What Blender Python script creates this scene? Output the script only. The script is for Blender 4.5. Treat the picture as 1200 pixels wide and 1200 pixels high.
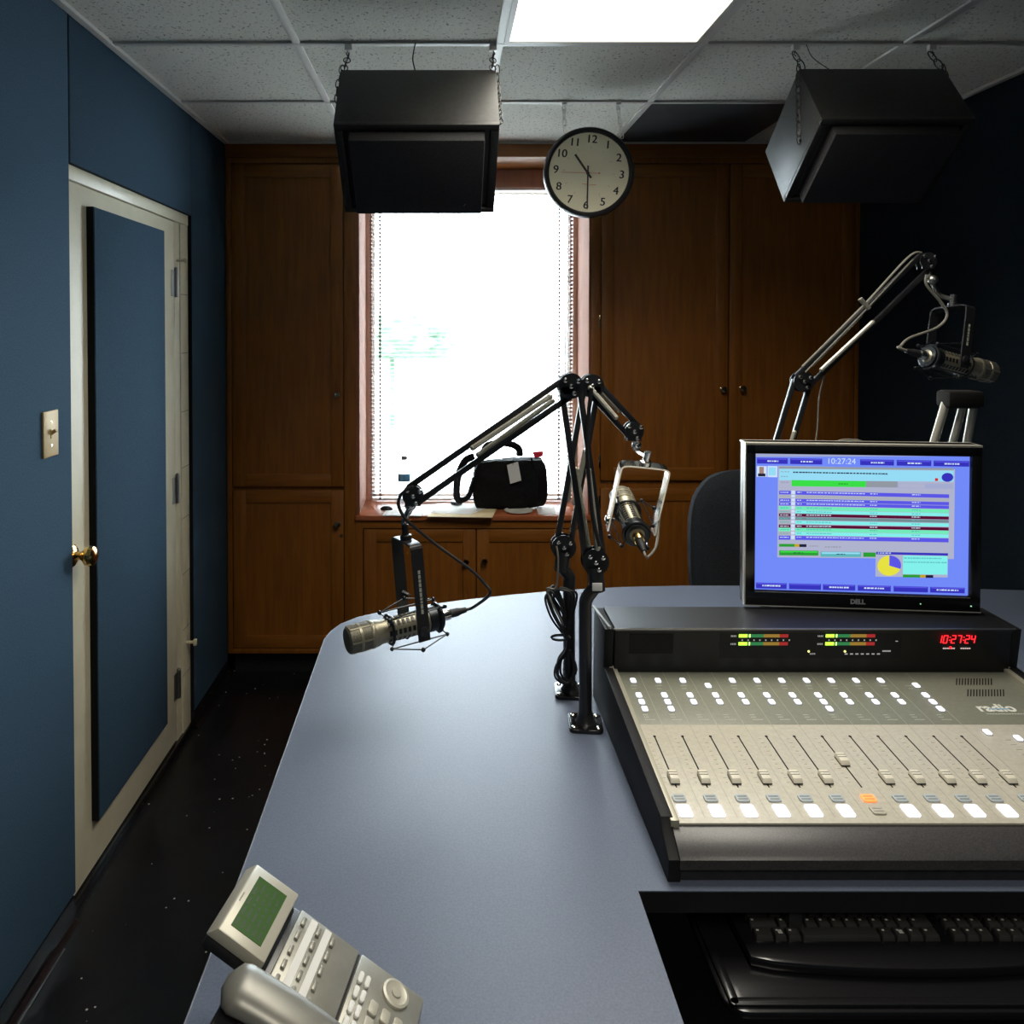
import bpy, bmesh, math, random
from mathutils import Vector, Matrix, Euler, noise
random.seed(7)
for o in list(bpy.data.objects): bpy.data.objects.remove(o)
S = bpy.context.scene
COL = S.collection
PI = math.pi
V = Vector

# ------------------------------------------------------------------ camera
F, CX, CY, PITCH, CAMH = 920.0, 522.0, 402.7, 0.0199, 1.55
cd = bpy.data.cameras.new('camera'); cam = bpy.data.objects.new('camera', cd); COL.objects.link(cam)
cam.location = (0, 0, CAMH); cam.rotation_euler = (PI/2 - PITCH, 0, 0)
cd.sensor_width = 36; cd.sensor_fit = 'HORIZONTAL'; cd.lens = 36*F/1200
cd.shift_x = (600-CX)/1200; cd.shift_y = -(600-CY)/1200
cd.clip_start = .02
S.camera = cam
# ------------------------------------------------------------------ light
S.view_settings.view_transform = 'Standard'; S.view_settings.look = 'None'
S.view_settings.gamma = 1; S.view_settings.use_curve_mapping = False
S.view_settings.exposure = 0.32
w = bpy.data.worlds.new('overcast_sky'); S.world = w; w.use_nodes = True
bg = w.node_tree.nodes['Background']; bg.inputs[0].default_value = (.80, .90, 1, 1); bg.inputs[1].default_value = 18.0
LAMP = 1.35          # luminance of the fluorescent fixtures
SCREEN = .80
ld = bpy.data.lights.new('fluorescent_tubes', 'AREA'); ld.shape = 'RECTANGLE'; ld.size = .54; ld.size_y = 1.15; ld.energy = 15; ld.color = (1, .94, .82); ld.spread = math.radians(142)
lo = bpy.data.objects.new('fluorescent_tubes', ld); COL.objects.link(lo); lo.location = (.468, 1.768, 2.4005)
ld2 = ld.copy(); ld2.spread = math.radians(125); ld2.energy = 16; lo2 = bpy.data.objects.new('fluorescent_tubes', ld2); COL.objects.link(lo2); lo2.location = (.468, -.672, 2.4005)  # second lamp is added, unseen behind the camera, to light clock, keyboard and phone

# ------------------------------------------------------------------ pixel measurements -> points in the room
cp, sp = math.cos(PITCH), math.sin(PITCH)
def ray(x, y):
    u = (x-CX)/F; v = -(y-CY)/F
    return V((u, cp+v*sp, -sp+v*cp))
def aty(x, y, Y): d = ray(x, y); k = Y/d.y; return V((d.x*k, Y, CAMH+d.z*k))
def atz(x, y, z): d = ray(x, y); k = (z-CAMH)/d.z; return V((d.x*k, d.y*k, z))
def atx(x, y, X): d = ray(x, y); k = X/d.x; return V((X, d.y*k, CAMH+d.z*k))

# ------------------------------------------------------------------ materials
MATS = {}
def mat(name, col, rough=.5, metal=0., spec=.5, emit=None, es=0., alpha=1., trans=0., coat=0., sheen=0.):
    if name in MATS: return MATS[name]
    m = bpy.data.materials.new(name); m.use_nodes = True
    b = m.node_tree.nodes['Principled BSDF']
    b.inputs['Base Color'].default_value = (*col, 1)
    b.inputs['Roughness'].default_value = rough; b.inputs['Metallic'].default_value = metal
    b.inputs['Specular IOR Level'].default_value = spec
    b.inputs['Transmission Weight'].default_value = trans
    b.inputs['Coat Weight'].default_value = coat
    b.inputs['Sheen Weight'].default_value = sheen
    if emit: b.inputs['Emission Color'].default_value = (*emit, 1); b.inputs['Emission Strength'].default_value = es
    MATS[name] = m; return m
def tex(m, col_a, col_b, scale=(1,1,1), kind='NOISE', tscale=5., detail=4., bump=0., bdist=.002, lo=.35, hi=.65, rough_to=None):
    """mix two colours of the thing itself by a procedural pattern, plus bump"""
    nt = m.node_tree; N = nt.nodes; L = nt.links; b = N['Principled BSDF']
    tc = N.new('ShaderNodeTexCoord'); mp = N.new('ShaderNodeMapping'); mp.inputs['Scale'].default_value = scale
    L.new(tc.outputs['Object'], mp.inputs[0])
    if kind == 'NOISE':
        t = N.new('ShaderNodeTexNoise'); t.inputs['Scale'].default_value = tscale; t.inputs['Detail'].default_value = detail; out = t.outputs['Fac']
    elif kind == 'VORONOI':
        t = N.new('ShaderNodeTexVoronoi'); t.inputs['Scale'].default_value = tscale; out = t.outputs['Distance']
    L.new(mp.outputs[0], t.inputs['Vector'])
    r = N.new('ShaderNodeValToRGB'); r.color_ramp.elements[0].position = lo; r.color_ramp.elements[1].position = hi
    r.color_ramp.elements[0].color = (*col_a, 1); r.color_ramp.elements[1].color = (*col_b, 1)
    L.new(out, r.inputs[0]); L.new(r.outputs[0], b.inputs['Base Color'])
    if bump:
        bp = N.new('ShaderNodeBump'); bp.inputs['Strength'].default_value = bump; bp.inputs['Distance'].default_value = bdist
        L.new(out, bp.inputs['Height']); L.new(bp.outputs[0], b.inputs['Normal'])
    return m
def wood(name, a, b_, scale, rough=.45, coat=0.):
    m = mat(name, a, rough, coat=coat)
    return tex(m, a, b_, scale=scale, tscale=4, detail=8, bump=.05, lo=.3, hi=.7)

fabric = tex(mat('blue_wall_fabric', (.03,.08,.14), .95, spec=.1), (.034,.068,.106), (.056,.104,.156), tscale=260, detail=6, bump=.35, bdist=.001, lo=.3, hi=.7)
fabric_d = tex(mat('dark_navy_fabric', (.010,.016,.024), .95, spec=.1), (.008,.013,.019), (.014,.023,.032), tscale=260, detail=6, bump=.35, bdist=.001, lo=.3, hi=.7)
edge_black = mat('black_panel_edge', (.008,.009,.011), .8, spec=.2)
cream = tex(mat('cream_gloss_paint', (.72,.65,.47), .42), (.70,.64,.46), (.76,.70,.51), tscale=9, bump=.05)
tile = mat('ceiling_tile_mineral', (.55,.55,.5), .95, spec=.1)
def make_tile(m):
    nt = m.node_tree; N = nt.nodes; L = nt.links; b = N['Principled BSDF']
    tc = N.new('ShaderNodeTexCoord')
    n1 = N.new('ShaderNodeTexNoise'); n1.inputs['Scale'].default_value = 110; n1.inputs['Detail'].default_value = 3; n1.inputs['Roughness'].default_value = .7
    mp = N.new('ShaderNodeMapping'); mp.inputs['Scale'].default_value = (1, .7, 1)
    L.new(tc.outputs['Object'], mp.inputs[0]); L.new(mp.outputs[0], n1.inputs['Vector'])
    r = N.new('ShaderNodeValToRGB'); e = r.color_ramp.elements
    e[0].position = .34; e[0].color = (.22,.22,.20,1); e[1].position = .42; e[1].color = (.74,.73,.66,1)
    L.new(n1.outputs['Fac'], r.inputs[0]); L.new(r.outputs[0], b.inputs['Base Color'])
    bp = N.new('ShaderNodeBump'); bp.inputs['Strength'].default_value = .5; bp.inputs['Distance'].default_value = .002
    L.new(n1.outputs['Fac'], bp.inputs['Height']); L.new(bp.outputs[0], b.inputs['Normal'])
make_tile(tile)
tbar = mat('white_tee_bar', (.62,.60,.56), .5)
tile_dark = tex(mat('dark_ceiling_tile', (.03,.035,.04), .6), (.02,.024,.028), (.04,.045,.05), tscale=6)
floor_m = mat('black_vinyl_floor', (.008,.008,.009), .35, spec=.35)
def make_floor(m):
    nt = m.node_tree; N = nt.nodes; L = nt.links; b = N['Principled BSDF']
    tc = N.new('ShaderNodeTexCoord'); v = N.new('ShaderNodeTexVoronoi'); v.inputs['Scale'].default_value = 26
    L.new(tc.outputs['Object'], v.inputs['Vector'])
    r = N.new('ShaderNodeValToRGB'); e = r.color_ramp.elements; r.color_ramp.interpolation = 'CONSTANT'
    e[0].position = .0; e[0].color = (.75,.72,.66,1); e[1].position = .075; e[1].color = (.008,.008,.009,1)
    L.new(v.outputs['Distance'], r.inputs[0])
    n = N.new('ShaderNodeTexNoise'); n.inputs['Scale'].default_value = 9; n.inputs['Detail'].default_value = 2
    L.new(tc.outputs['Object'], n.inputs['Vector'])
    r2 = N.new('ShaderNodeValToRGB'); r2.color_ramp.elements[0].position = .46; r2.color_ramp.elements[1].position = .48
    L.new(n.outputs['Fac'], r2.inputs[0])
    mx = N.new('ShaderNodeMix'); mx.data_type = 'RGBA'
    L.new(r2.outputs[0], mx.inputs[0]); mx.inputs[6].default_value = (.010,.010,.011,1); L.new(r.outputs[0], mx.inputs[7])
    L.new(mx.outputs[2], b.inputs['Base Color'])
    r3 = N.new('ShaderNodeTexNoise'); r3.inputs['Scale'].default_value = 3
    L.new(tc.outputs['Object'], r3.inputs['Vector'])
make_floor(floor_m)
wood_v = wood('cabinet_oak_stained', (.21,.068,.006), (.31,.106,.010), (14, 14, 1.2))
wood_h = wood('cabinet_oak_rail', (.22,.072,.006), (.32,.112,.011), (1.2, 14, 14))
wood_sill = wood('sill_cherry', (.36,.10,.035), (.48,.15,.06), (1.2, 14, 14), rough=.28)
wood_jamb = wood('window_jamb_wood', (.52,.30,.21), (.62,.38,.28), (14, 14, 1.2), rough=.4)
gap = mat('dark_gap', (.006,.004,.003), .9)
desk_m = tex(mat('blue_grey_laminate', (.13,.15,.19), .42, spec=.36), (.105,.128,.185), (.138,.165,.228), tscale=320, detail=5, lo=.3, hi=.7, bump=.05)
desk_e = mat('black_desk_edge', (.012,.012,.014), .3)
blk = tex(mat('matte_black_paint', (.015,.015,.016), .45), (.012,.012,.013), (.02,.02,.021), tscale=60)
blk_gloss = mat('gloss_black', (.008,.008,.009), .18)
blk_rub = mat('black_rubber', (.012,.012,.013), .6)
blk_sat = mat('satin_black_plastic', (.018,.018,.020), .33)
spk = tex(mat('speaker_black_vinyl', (.02,.02,.018), .48), (.016,.016,.014), (.024,.024,.022), tscale=90, bump=.2, bdist=.0008)
grille_m = tex(mat('speaker_grille_cloth', (.02,.02,.022), .9), (.008,.008,.009), (.045,.045,.047), tscale=600, bump=.4, bdist=.0008)
chrome = mat('chrome', (.75,.74,.70), .15, metal=1)
spring_m = mat('silver_spring_tube', (.52,.50,.42), .38, metal=.45)
steel = mat('brushed_steel', (.42,.42,.40), .35, metal=1)
dsteel = mat('dark_steel_chain', (.07,.065,.06), .4, metal=.8)
brass = mat('polished_brass', (.85,.58,.22), .2, metal=1)
agebrass = mat('aged_brass_knob', (.62,.52,.36), .13, metal=1)
plate_m = mat('ivory_switch_plate', (.50,.36,.16), .5, metal=.1)
white_p = mat('white_plastic', (.75,.74,.70), .4)
paper = mat('white_paper', (.80,.80,.77), .8)
manila = mat('manila_folder', (.70,.58,.34), .8)
mic_m = tex(mat('champagne_mic_body', (.33,.30,.22), .38, metal=.55), (.30,.275,.20), (.37,.34,.25), tscale=30)
mic_g = tex(mat('mic_grille_mesh', (.16,.15,.11), .5, metal=.5), (.07,.065,.05), (.24,.225,.17), tscale=700, bump=.5, bdist=.0006)
mic_dark = mat('mic_dark_tail', (.03,.03,.028), .35, metal=.4)
wire_m = mat('suspension_wire', (.03,.035,.04), .35, metal=.6)
cable_g = mat('grey_cable', (.20,.19,.16), .5)
face_m = mat('clock_face_cream', (.82,.77,.56), .6)
red_m = mat('red_print', (.65,.12,.08), .6)
alum_pan = tex(mat('console_panel_champagne', (.5,.47,.39), .42), (.47,.44,.365), (.53,.50,.415), tscale=150)
olive_pan = tex(mat('console_panel_grey_green', (.20,.21,.16), .42), (.20,.205,.160), (.225,.23,.18), tscale=150)
alum_line = mat('console_print_pale', (.45,.46,.38), .5)
print_grey = mat('console_print_grey', (.26,.24,.20), .6)
rail_m = mat('console_rail_aluminium', (.42,.40,.32), .45, metal=.3)
console_side = mat('console_side_black', (.010,.010,.011), .6, spec=.25)
armrest_m = tex(mat('console_armrest_vinyl', (.045,.043,.045), .38), (.035,.034,.036), (.06,.058,.06), tscale=420, bump=.2, bdist=.0006)
cap_m = mat('fader_cap', (.70,.66,.55), .45)
cap_side = mat('fader_cap_side', (.30,.28,.26), .45)
btn_off = mat('button_grey', (.42,.47,.49), .45)
btn_slot = mat('button_dark_line', (.09,.10,.10), .5)
led_w = mat('white_lit_button', (.5,.5,.52), .5, emit=(.88,.90,1), es=.95)
led_wp = mat('white_lit_button_print', (.12,.14,.20), .5, emit=(.45,.52,.85), es=.35)
led_r = mat('orange_lit_button', (.9,.3,.1), .4, emit=(1,.20,.04), es=1.1)
led_r2 = mat('orange_lit_button_print', (.4,.05,.02), .4, emit=(.9,.10,.03), es=.5)
halo = mat('button_bezel', (.30,.30,.33), .4)
seg_red = mat('red_led_segment', (.6,.0,.0), .4, emit=(1,.02,.03), es=1.4)
def em(name, c, s=1.): return mat(name, tuple(.05*k for k in c), .5, emit=c, es=s)

# ------------------------------------------------------------------ mesh building
class MB:
    def __init__(s): s.bm = bmesh.new(); s.mi = 0; s.M = Matrix.Identity(4)
    def _merge(s, t, M=None):
        M = s.M @ (M if M is not None else Matrix.Identity(4))
        vm = {}
        for v in t.verts: vm[v] = s.bm.verts.new(M @ v.co)
        for f in t.faces:
            try: n = s.bm.faces.new([vm[v] for v in f.verts]); n.material_index = s.mi; n.smooth = True
            except ValueError: pass
        t.free()
    def box(s, a, b, bevel=0., M=None, seg=2):
        a, b = V(a), V(b)
        t = bmesh.new(); bmesh.ops.create_cube(t, size=1)
        d = b-a; c = (a+b)/2
        for v in t.verts: v.co = V((v.co.x*abs(d.x), v.co.y*abs(d.y), v.co.z*abs(d.z))) + c
        if bevel: bmesh.ops.bevel(t, geom=t.edges[:], offset=bevel, segments=seg, affect='EDGES', profile=.5)
        s._merge(t, M); return s
    def hexa(s, p, bevel=0.):
        """8 corners: bottom 4 then top 4, same winding"""
        t = bmesh.new(); vs = [t.verts.new(q) for q in p]
        for f in ((3,2,1,0),(4,5,6,7),(0,1,5,4),(1,2,6,5),(2,3,7,6),(3,0,4,7)): t.faces.new([vs[i] for i in f])
        bmesh.ops.recalc_face_normals(t, faces=t.faces)
        if bevel: bmesh.ops.bevel(t, geom=t.edges[:], offset=bevel, segments=2, affect='EDGES', profile=.5)
        s._merge(t); return s
    def prism(s, poly, depth, M=None, bevel=0., both=False):
        """poly in local xy, extruded along local z by depth"""
        t = bmesh.new()
        vs = [t.verts.new((x, y, 0)) for x, y in poly]; f = t.faces.new(vs)
        r = bmesh.ops.extrude_face_region(t, geom=[f]); nv = [g for g in r['geom'] if isinstance(g, bmesh.types.BMVert)]
        for v in nv: v.co.z += depth
        bmesh.ops.recalc_face_normals(t, faces=t.faces)
        if bevel:
            es = [e for e in t.edges if abs(e.verts[0].co.z-e.verts[1].co.z) < 1e-9]
            bmesh.ops.bevel(t, geom=es, offset=bevel, segments=2, affect='EDGES', profile=.5)
        s._merge(t, M); return s
    def cyl(s, p0, p1, r0, r1=None, n=20, cap=True):
        r1 = r0 if r1 is None else r1; p0, p1 = V(p0), V(p1); d = p1-p0
        t = bmesh.new(); bmesh.ops.create_cone(t, cap_ends=cap, segments=n, radius1=r0, radius2=r1, depth=d.length)
        M = Matrix.Translation((p0+p1)/2) @ d.to_track_quat('Z', 'Y').to_matrix().to_4x4()
        s._merge(t, M); return s
    def lathe(s, prof, p0, axis, n=28, sy=1.):
        """prof: (radius, distance along axis)"""
        M = Matrix.Translation(V(p0)) @ V(axis).normalized().to_track_quat('Z', 'Y').to_matrix().to_4x4()
        t = bmesh.new(); rings = []
        for r, h in prof:
            rings.append([t.verts.new((r*math.cos(2*PI*k/n), sy*r*math.sin(2*PI*k/n), h)) for k in range(n)] if r > 1e-6 else [t.verts.new((0,0,h))])
        for A, B in zip(rings, rings[1:]):
            for k in range(n):
                a, b_ = A[k % len(A)], A[(k+1) % len(A)]; c, d = B[(k+1) % len(B)], B[k % len(B)]
                q = []
                for v in (a, b_, c, d):
                    if v not in q: q.append(v)
                if len(q) > 2: t.faces.new(q)
        if len(rings[0]) > 1: t.faces.new(rings[0][::-1])
        if len(rings[-1]) > 1: t.faces.new(rings[-1])
        bmesh.ops.recalc_face_normals(t, faces=t.faces)
        s._merge(t, M); return s
    def tube(s, pts, r, n=10, closed=False, smooth=0, flat=1.):
        P = [V(p) for p in pts]
        if smooth: P = spline(P, smooth, closed)
        t = bmesh.new(); rings = []; m = len(P); up = None
        for i, p in enumerate(P):
            a = P[(i-1) % m] if (closed or i > 0) else P[i]; b = P[(i+1) % m] if (closed or i < m-1) else P[i]
            d = (b-a).normalized()
            if up is None:
                up = d.orthogonal().normalized()
            up = (up - d*up.dot(d)).normalized(); sd = d.cross(up)
            rr = r[i] if isinstance(r, (list, tuple)) else r
            rings.append([t.verts.new(p + rr*(math.cos(2*PI*k/n)*up + flat*math.sin(2*PI*k/n)*sd)) for k in range(n)])
        for i in range(m if closed else m-1):
            A, B = rings[i], rings[(i+1) % m]
            for k in range(n): t.faces.new((A[k], A[(k+1) % n], B[(k+1) % n], B[k]))
        if not closed: t.faces.new(rings[0][::-1]); t.faces.new(rings[-1])
        s._merge(t); return s
    def sphere(s, c, r, sc=(1,1,1), n=16):
        t = bmesh.new(); bmesh.ops.create_uvsphere(t, u_segments=n, v_segments=max(6, n//2), radius=r)
        s._merge(t, Matrix.Translation(V(c)) @ Matrix.Diagonal((*sc, 1))); return s
    def bar(s, p0, p1, wdt, thk, up=(0,0,1), bevel=0.):
        """rectangular bar from p0 to p1; wdt across 'side', thk along up"""
        p0, p1 = V(p0), V(p1); d = (p1-p0); L = d.length; z = d.normalized()
        u = V(up); u = (u - z*u.dot(z)).normalized(); x = u.cross(z)
        M = Matrix((x, u, z)).transposed().to_4x4(); M.translation = p0
        return s.box((-wdt/2, -thk/2, 0), (wdt/2, thk/2, L), bevel, M)
    def text(s, txt, size, M, depth=.0004, align='CENTER', shear=0., bold=0.):
        c = bpy.data.curves.new('t', 'FONT'); c.body = txt; c.size = size; c.extrude = depth; c.align_x = align; c.align_y = 'CENTER'; c.shear = shear; c.offset = bold
        o = bpy.data.objects.new('t', c); COL.objects.link(o)
        dg = bpy.context.evaluated_depsgraph_get(); me = bpy.data.meshes.new_from_object(o.evaluated_get(dg))
        t = bmesh.new(); t.from_mesh(me); s._merge(t, M)
        bpy.data.objects.remove(o); bpy.data.curves.remove(c); bpy.data.meshes.remove(me); return s
    def quad(s, p):
        s_ = [s.bm.verts.new(s.M @ V(q)) for q in p]; f = s.bm.faces.new(s_); f.material_index = s.mi; return s
    def m(s, i): s.mi = i; return s
    def build(s, name, mats, parent=None, loc=None, sharp=.6):
        if not isinstance(mats, (list, tuple)): mats = [mats]
        off = wloc(parent) if parent else (V(loc) if loc is not None else V((0,0,0)))
        for v in s.bm.verts: v.co -= off
        s.bm.normal_update()
        for e in s.bm.edges:
            if len(e.link_faces) == 2 and e.calc_face_angle(0) > sharp: e.smooth = False
        me = bpy.data.meshes.new(name); s.bm.to_mesh(me); s.bm.free()
        for m_ in mats: me.materials.append(m_)
        o = bpy.data.objects.new(name, me); COL.objects.link(o)
        if parent: o.parent = parent
        else: o.location = off
        return o
def wloc(o):
    p = V((0,0,0))
    while o: p += o.location; o = o.parent
    return p
def spline(P, k, closed=False):
    out = []; n = len(P)
    for i in range(n if closed else n-1):
        if closed: a, b, c, d = P[(i-1) % n], P[i], P[(i+1) % n], P[(i+2) % n]
        else: a, b, c, d = P[max(i-1,0)], P[i], P[i+1], P[min(i+2,n-1)]
        for j in range(k):
            t = j/k
            out.append(.5*((2*b)+(c-a)*t+(2*a-5*b+4*c-d)*t*t+(3*b-a-3*c+d)*t**3))
    if not closed: out.append(P[-1])
    return out
def thing(name, loc, label, cat, group=None):
    o = bpy.data.objects.new(name, None); COL.objects.link(o); o.location = loc; o.empty_display_size = .05
    return tag(o, label, cat, group)
def tag(o, label, cat, group=None):
    o['label'] = label; o['category'] = cat
    if group: o['group'] = group
    return o
def struct(o): o['kind'] = 'structure'; return o
def dup(o, parent, delta):
    c = o.copy(); COL.objects.link(c); c.parent = parent; c.location = o.location + V(delta); return c

# ================================================================== ROOM
ZC, ZF, XL, XR, YC, YW, YB = 2.4075, -.075, -1.016, 1.917, 3.637, 3.985, -1.6
struct(MB().box((-1.2, YB-.1, ZF-.1), (XR+.1, YW+.2, ZF)).build('floor', floor_m))
struct(MB().box((-1.2, YB-.1, ZC), (XR+.1, YW+.2, ZC+.08)).build('ceiling', tile))
# tee grid of the suspended ceiling
b = MB(); gx = [-.447, .163, .773, 1.383]; gy = [2.988-.61*k for k in range(8)]
for x in gx: b.box((x-.012, YB, ZC-.006), (x+.012, YC, ZC+.004), .001)
for y in gy: b.box((XL, y-.012, ZC-.0065), (XR, y+.012, ZC+.004), .001)
b.box((XL, YB, ZC-.012), (XL+.02, YC, ZC-.0005)); b.box((XR-.02, YB, ZC-.012), (XR, YC, ZC-.0005))
b.box((XL, YC-.02, ZC-.012), (XR, YC, ZC-.0005))
struct(b.build('trim_1', tbar))
# left wall: painted block wall with fabric covered acoustic panels standing proud of it
DN, DF, DT = 2.1355, 3.15, 1.9986
struct(MB().box((-1.2, YB, ZF), (-1.075, YW+.15, ZC)).build('wall_left', cream))
def wpanel(y0, y1, z0, z1):
    b = MB(); b.m(1).box((-1.075, y0, z0), (XL-.002, y1, z1)); b.m(0).box((XL-.004, y0+.002, z0+.001), (XL, y1-.002, z1-.001), .0015)
    return b
yj = 2.127
lw = [wpanel(YB, yj-.06, 0, ZC), wpanel(yj-.06, yj+.009, 0, ZC)]
names = []
o = wpanel(-.4, DN-.006, 0, ZC-.001).build('wall_panel', [fabric, edge_black], loc=(XL, 1., 0)); tag(o, 'tall blue fabric wall panel holding the light switch, nearest the camera', 'wall panel', 'blue acoustic wall panels')
o = wpanel(DN-.002, DF, DT, ZC-.001).build('wall_panel', [fabric, edge_black], loc=(XL, 2.6, DT)); tag(o, 'blue fabric wall panel filling the space above the cream door', 'wall panel', 'blue acoustic wall panels')
o = wpanel(DF, YC-.001, 0, ZC-.001).build('wall_panel', [fabric, edge_black], loc=(XL, 3.4, 0)); tag(o, 'narrow blue fabric wall panel between the cream door and the wooden cabinets', 'wall panel', 'blue acoustic wall panels')
for q in lw: q.bm.free()
# black cove base
b = MB()
for y0, y1, top in ((YB, DN-.02, 0.0), (DF, YC, .0)):
    b.prism([(-1.075, ZF), (XL+.016, ZF), (XL+.012, ZF+.004), (XL+.004, ZF+.014), (XL+.002, top-.001), (-1.075, top-.001)][::1], -(y1-y0), Matrix(((1,0,0,0),(0,0,-1,y0),(0,1,0,0),(0,0,0,1))))
struct(b.build('baseboard_left', blk_gloss))
struct(MB().tube([(XL+.0205, .7, ZF+.0022), (XL+.0205, 2.02, ZF+.0022)], .0021, 6).build('trim_10', steel))  # thin steel tube put in for the highlight along the cove base toe
b = MB()
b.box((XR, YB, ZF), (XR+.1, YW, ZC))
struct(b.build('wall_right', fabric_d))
struct(MB().box((-1.2, YB-.1, ZF), (XR+.1, YB, ZC)).build('wall_front', fabric))
# back wall round the window opening
WX0, WX1, WZ0, WZ1 = -.387, .652, .672, 2.258
b = MB(); b.box((-1.2, YW, ZF), (WX0-.02, YW+.15, ZC)); b.box((WX1+.02, YW, ZF), (XR+.1, YW+.15, ZC))
b.box((WX0-.02, YW, ZF), (WX1+.02, YW+.15, WZ0)); b.box((WX0-.02, YW, WZ1), (WX1+.02, YW+.15, ZC))
struct(b.build('wall_back', cream))

# ------------------------------------------------------------------ door in the left wall
SX = -1.035
door = MB().box((SX-.04, 2.125, -.035), (SX, 3.0, 1.955), .002).build('door_1', cream, loc=(SX, 3.0, 0)); struct(door)
p0 = atx(101, 250, SX); p1 = atx(192.5, 276, -1.012); pz = atx(106, 977, -1.012)
b = MB(); b.m(1).box((SX, p0.y, pz.z), (-1.015, p1.y, 1.90)); b.m(0).box((-1.016, p0.y+.001, pz.z+.001), (-1.011, p1.y-.001, 1.899), .0015)
b.build('acoustic_panel', [fabric, edge_black], door)
kp = V((SX, 2.165, .918))
kn = MB().lathe([(.031,0),(.031,.003),(.027,.007),(.012,.010),(.011,.024),(.014,.030),(.024,.038),(.0285,.050),(.026,.060),(.016,.066),(0,.067)], kp, (1,0,0)).build('door_knob', brass, door)
for hz in (1.72, .93, .175):
    b = MB(); b.box((SX, 2.965, hz-.05), (SX+.002, 2.998, hz+.05)); b.cyl((SX+.006, 3.004, hz-.052), (SX+.006, 3.004, hz+.052), .0075); b.sphere((SX+.006, 3.004, hz+.056), .0075, n=10)
    b.box((SX, 3.008, hz-.05), (SX+.002, 3.025, hz+.05)); b.build('hinge', steel, door)
b = MB()
b.box((-1.075, 3.003, ZF+.0), (SX-.001, DF, 1.9986), .001)           # hinge side jamb
b.box((-1.075, 2.10, 1.958), (SX+.006, DF-.002, 1.9980), .001)        # head
b.box((-1.075, 3.06, ZF), (SX+.004, DF-.001, 1.957), .002)
struct(b.build('trim_2', cream))
b = MB()   # mortar joints telegraphing through the painted strip
for z in (.18,.36,.58,.8,1.0,1.22,1.45,1.68): b.box((SX+.003, 3.061, z), (SX+.0046, DF-.002, z+.003))
struct(b.build('trim_3', mat('cream_joint_dark', (.38,.35,.25), .7)))  # joint lines in a darker cream
b = MB(); b.cyl((SX, 3.03, 1.81), (SX+.03, 3.03, 1.81), .005); b.sphere((SX+.032, 3.03, 1.81), .008); b.cyl((SX+.004, 3.10, .30), (SX+.035, 3.10, .30), .006); b.box((SX+.033, 3.092, .288), (SX+.045, 3.108, .312), .002)
b.build('door_stop', cream, door)
struct(MB().box((-1.072, 2.10, ZF), (SX+.012, DF, ZF+.030), .003).build('trim_4', blk_gloss))

# light switch
sw = MB(); q0 = atx(48, 481, XL); q1 = atx(67, 530, XL)
zs0, zs1 = 1.220, 1.338; y0, y1 = 1.969, 2.045
sw.box((XL, y0, zs0), (XL+.006, y1, zs1), .002)
root = sw.build('light_switch', plate_m, loc=(XL, (y0+y1)/2, zs0)); tag(root, 'ivory light switch plate on the blue fabric wall left of the door', 'light switch')
ym = (y0+y1)/2; zm = (zs0+zs1)/2
MB().box((XL+.006, ym-.005, zm-.012), (XL+.008, ym+.005, zm+.012), .001).bar((XL+.006, ym, zm), (XL+.018, ym, zm+.009), .007, .008).build('toggle', plate_m, root)
for z in (zm+.03, zm-.03): MB().lathe([(.0035,0),(.0035,.001),(0,.0015)], (XL+.006, ym, z), (1,0,0), 12).build('screw', agebrass, root)

# ------------------------------------------------------------------ window, blind, outside
b = MB()
b.box((WX0-.02, YW-.03, WZ0-.02), (WX0+.012, YW+.12, WZ1+.02), .002); b.box((WX1-.012, YW-.03, WZ0-.02), (WX1+.02, YW+.12, WZ1+.02), .002)
b.box((WX0, YW-.03, WZ1-.012), (WX1, YW+.12, WZ1+.02), .002); b.box((WX0, YW-.03, WZ0-.02), (WX1, YW+.12, WZ0+.01), .002)
win = b.build('window_1', wood_jamb, loc=(.13, YW, WZ0)); struct(win)
b = MB(); x0, x1, z0, z1 = WX0+.012, WX1-.012, WZ0+.01, WZ1-.012; fr = .014
b.box((x0, YW+.05, z0), (x0+fr, YW+.09, z1), .003); b.box((x1-fr, YW+.05, z0), (x1, YW+.09, z1), .003); b.box((x0, YW+.05, z0), (x1, YW+.09, z0+fr), .003); b.box((x0, YW+.05, z1-fr), (x1, YW+.09, z1), .003)
b.build('sash', white_p, win)
gl = mat('clear_glass', (1,1,1), 0., trans=1.)
def make_glass(m):
    nt = m.node_tree; N = nt.nodes; nt.links.clear(); N.remove(N['Principled BSDF'])
    t = N.new('ShaderNodeBsdfTransparent'); t.inputs[0].default_value = (.95,.97,.96,1); g = N.new('ShaderNodeBsdfGlossy'); g.inputs['Roughness'].default_value = .02
    fz = N.new('ShaderNodeFresnel'); fz.inputs[0].default_value = 1.3; mx = N.new('ShaderNodeMixShader')
    nt.links.new(fz.outputs[0], mx.inputs[0]); nt.links.new(t.outputs[0], mx.inputs[1]); nt.links.new(g.outputs[0], mx.inputs[2]); nt.links.new(mx.outputs[0], N['Material Output'].inputs[0])
make_glass(gl)
MB().box((x0+fr, YW+.068, z0+fr), (x1-fr, YW+.072, z1-fr)).build('pane', gl, win)

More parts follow.
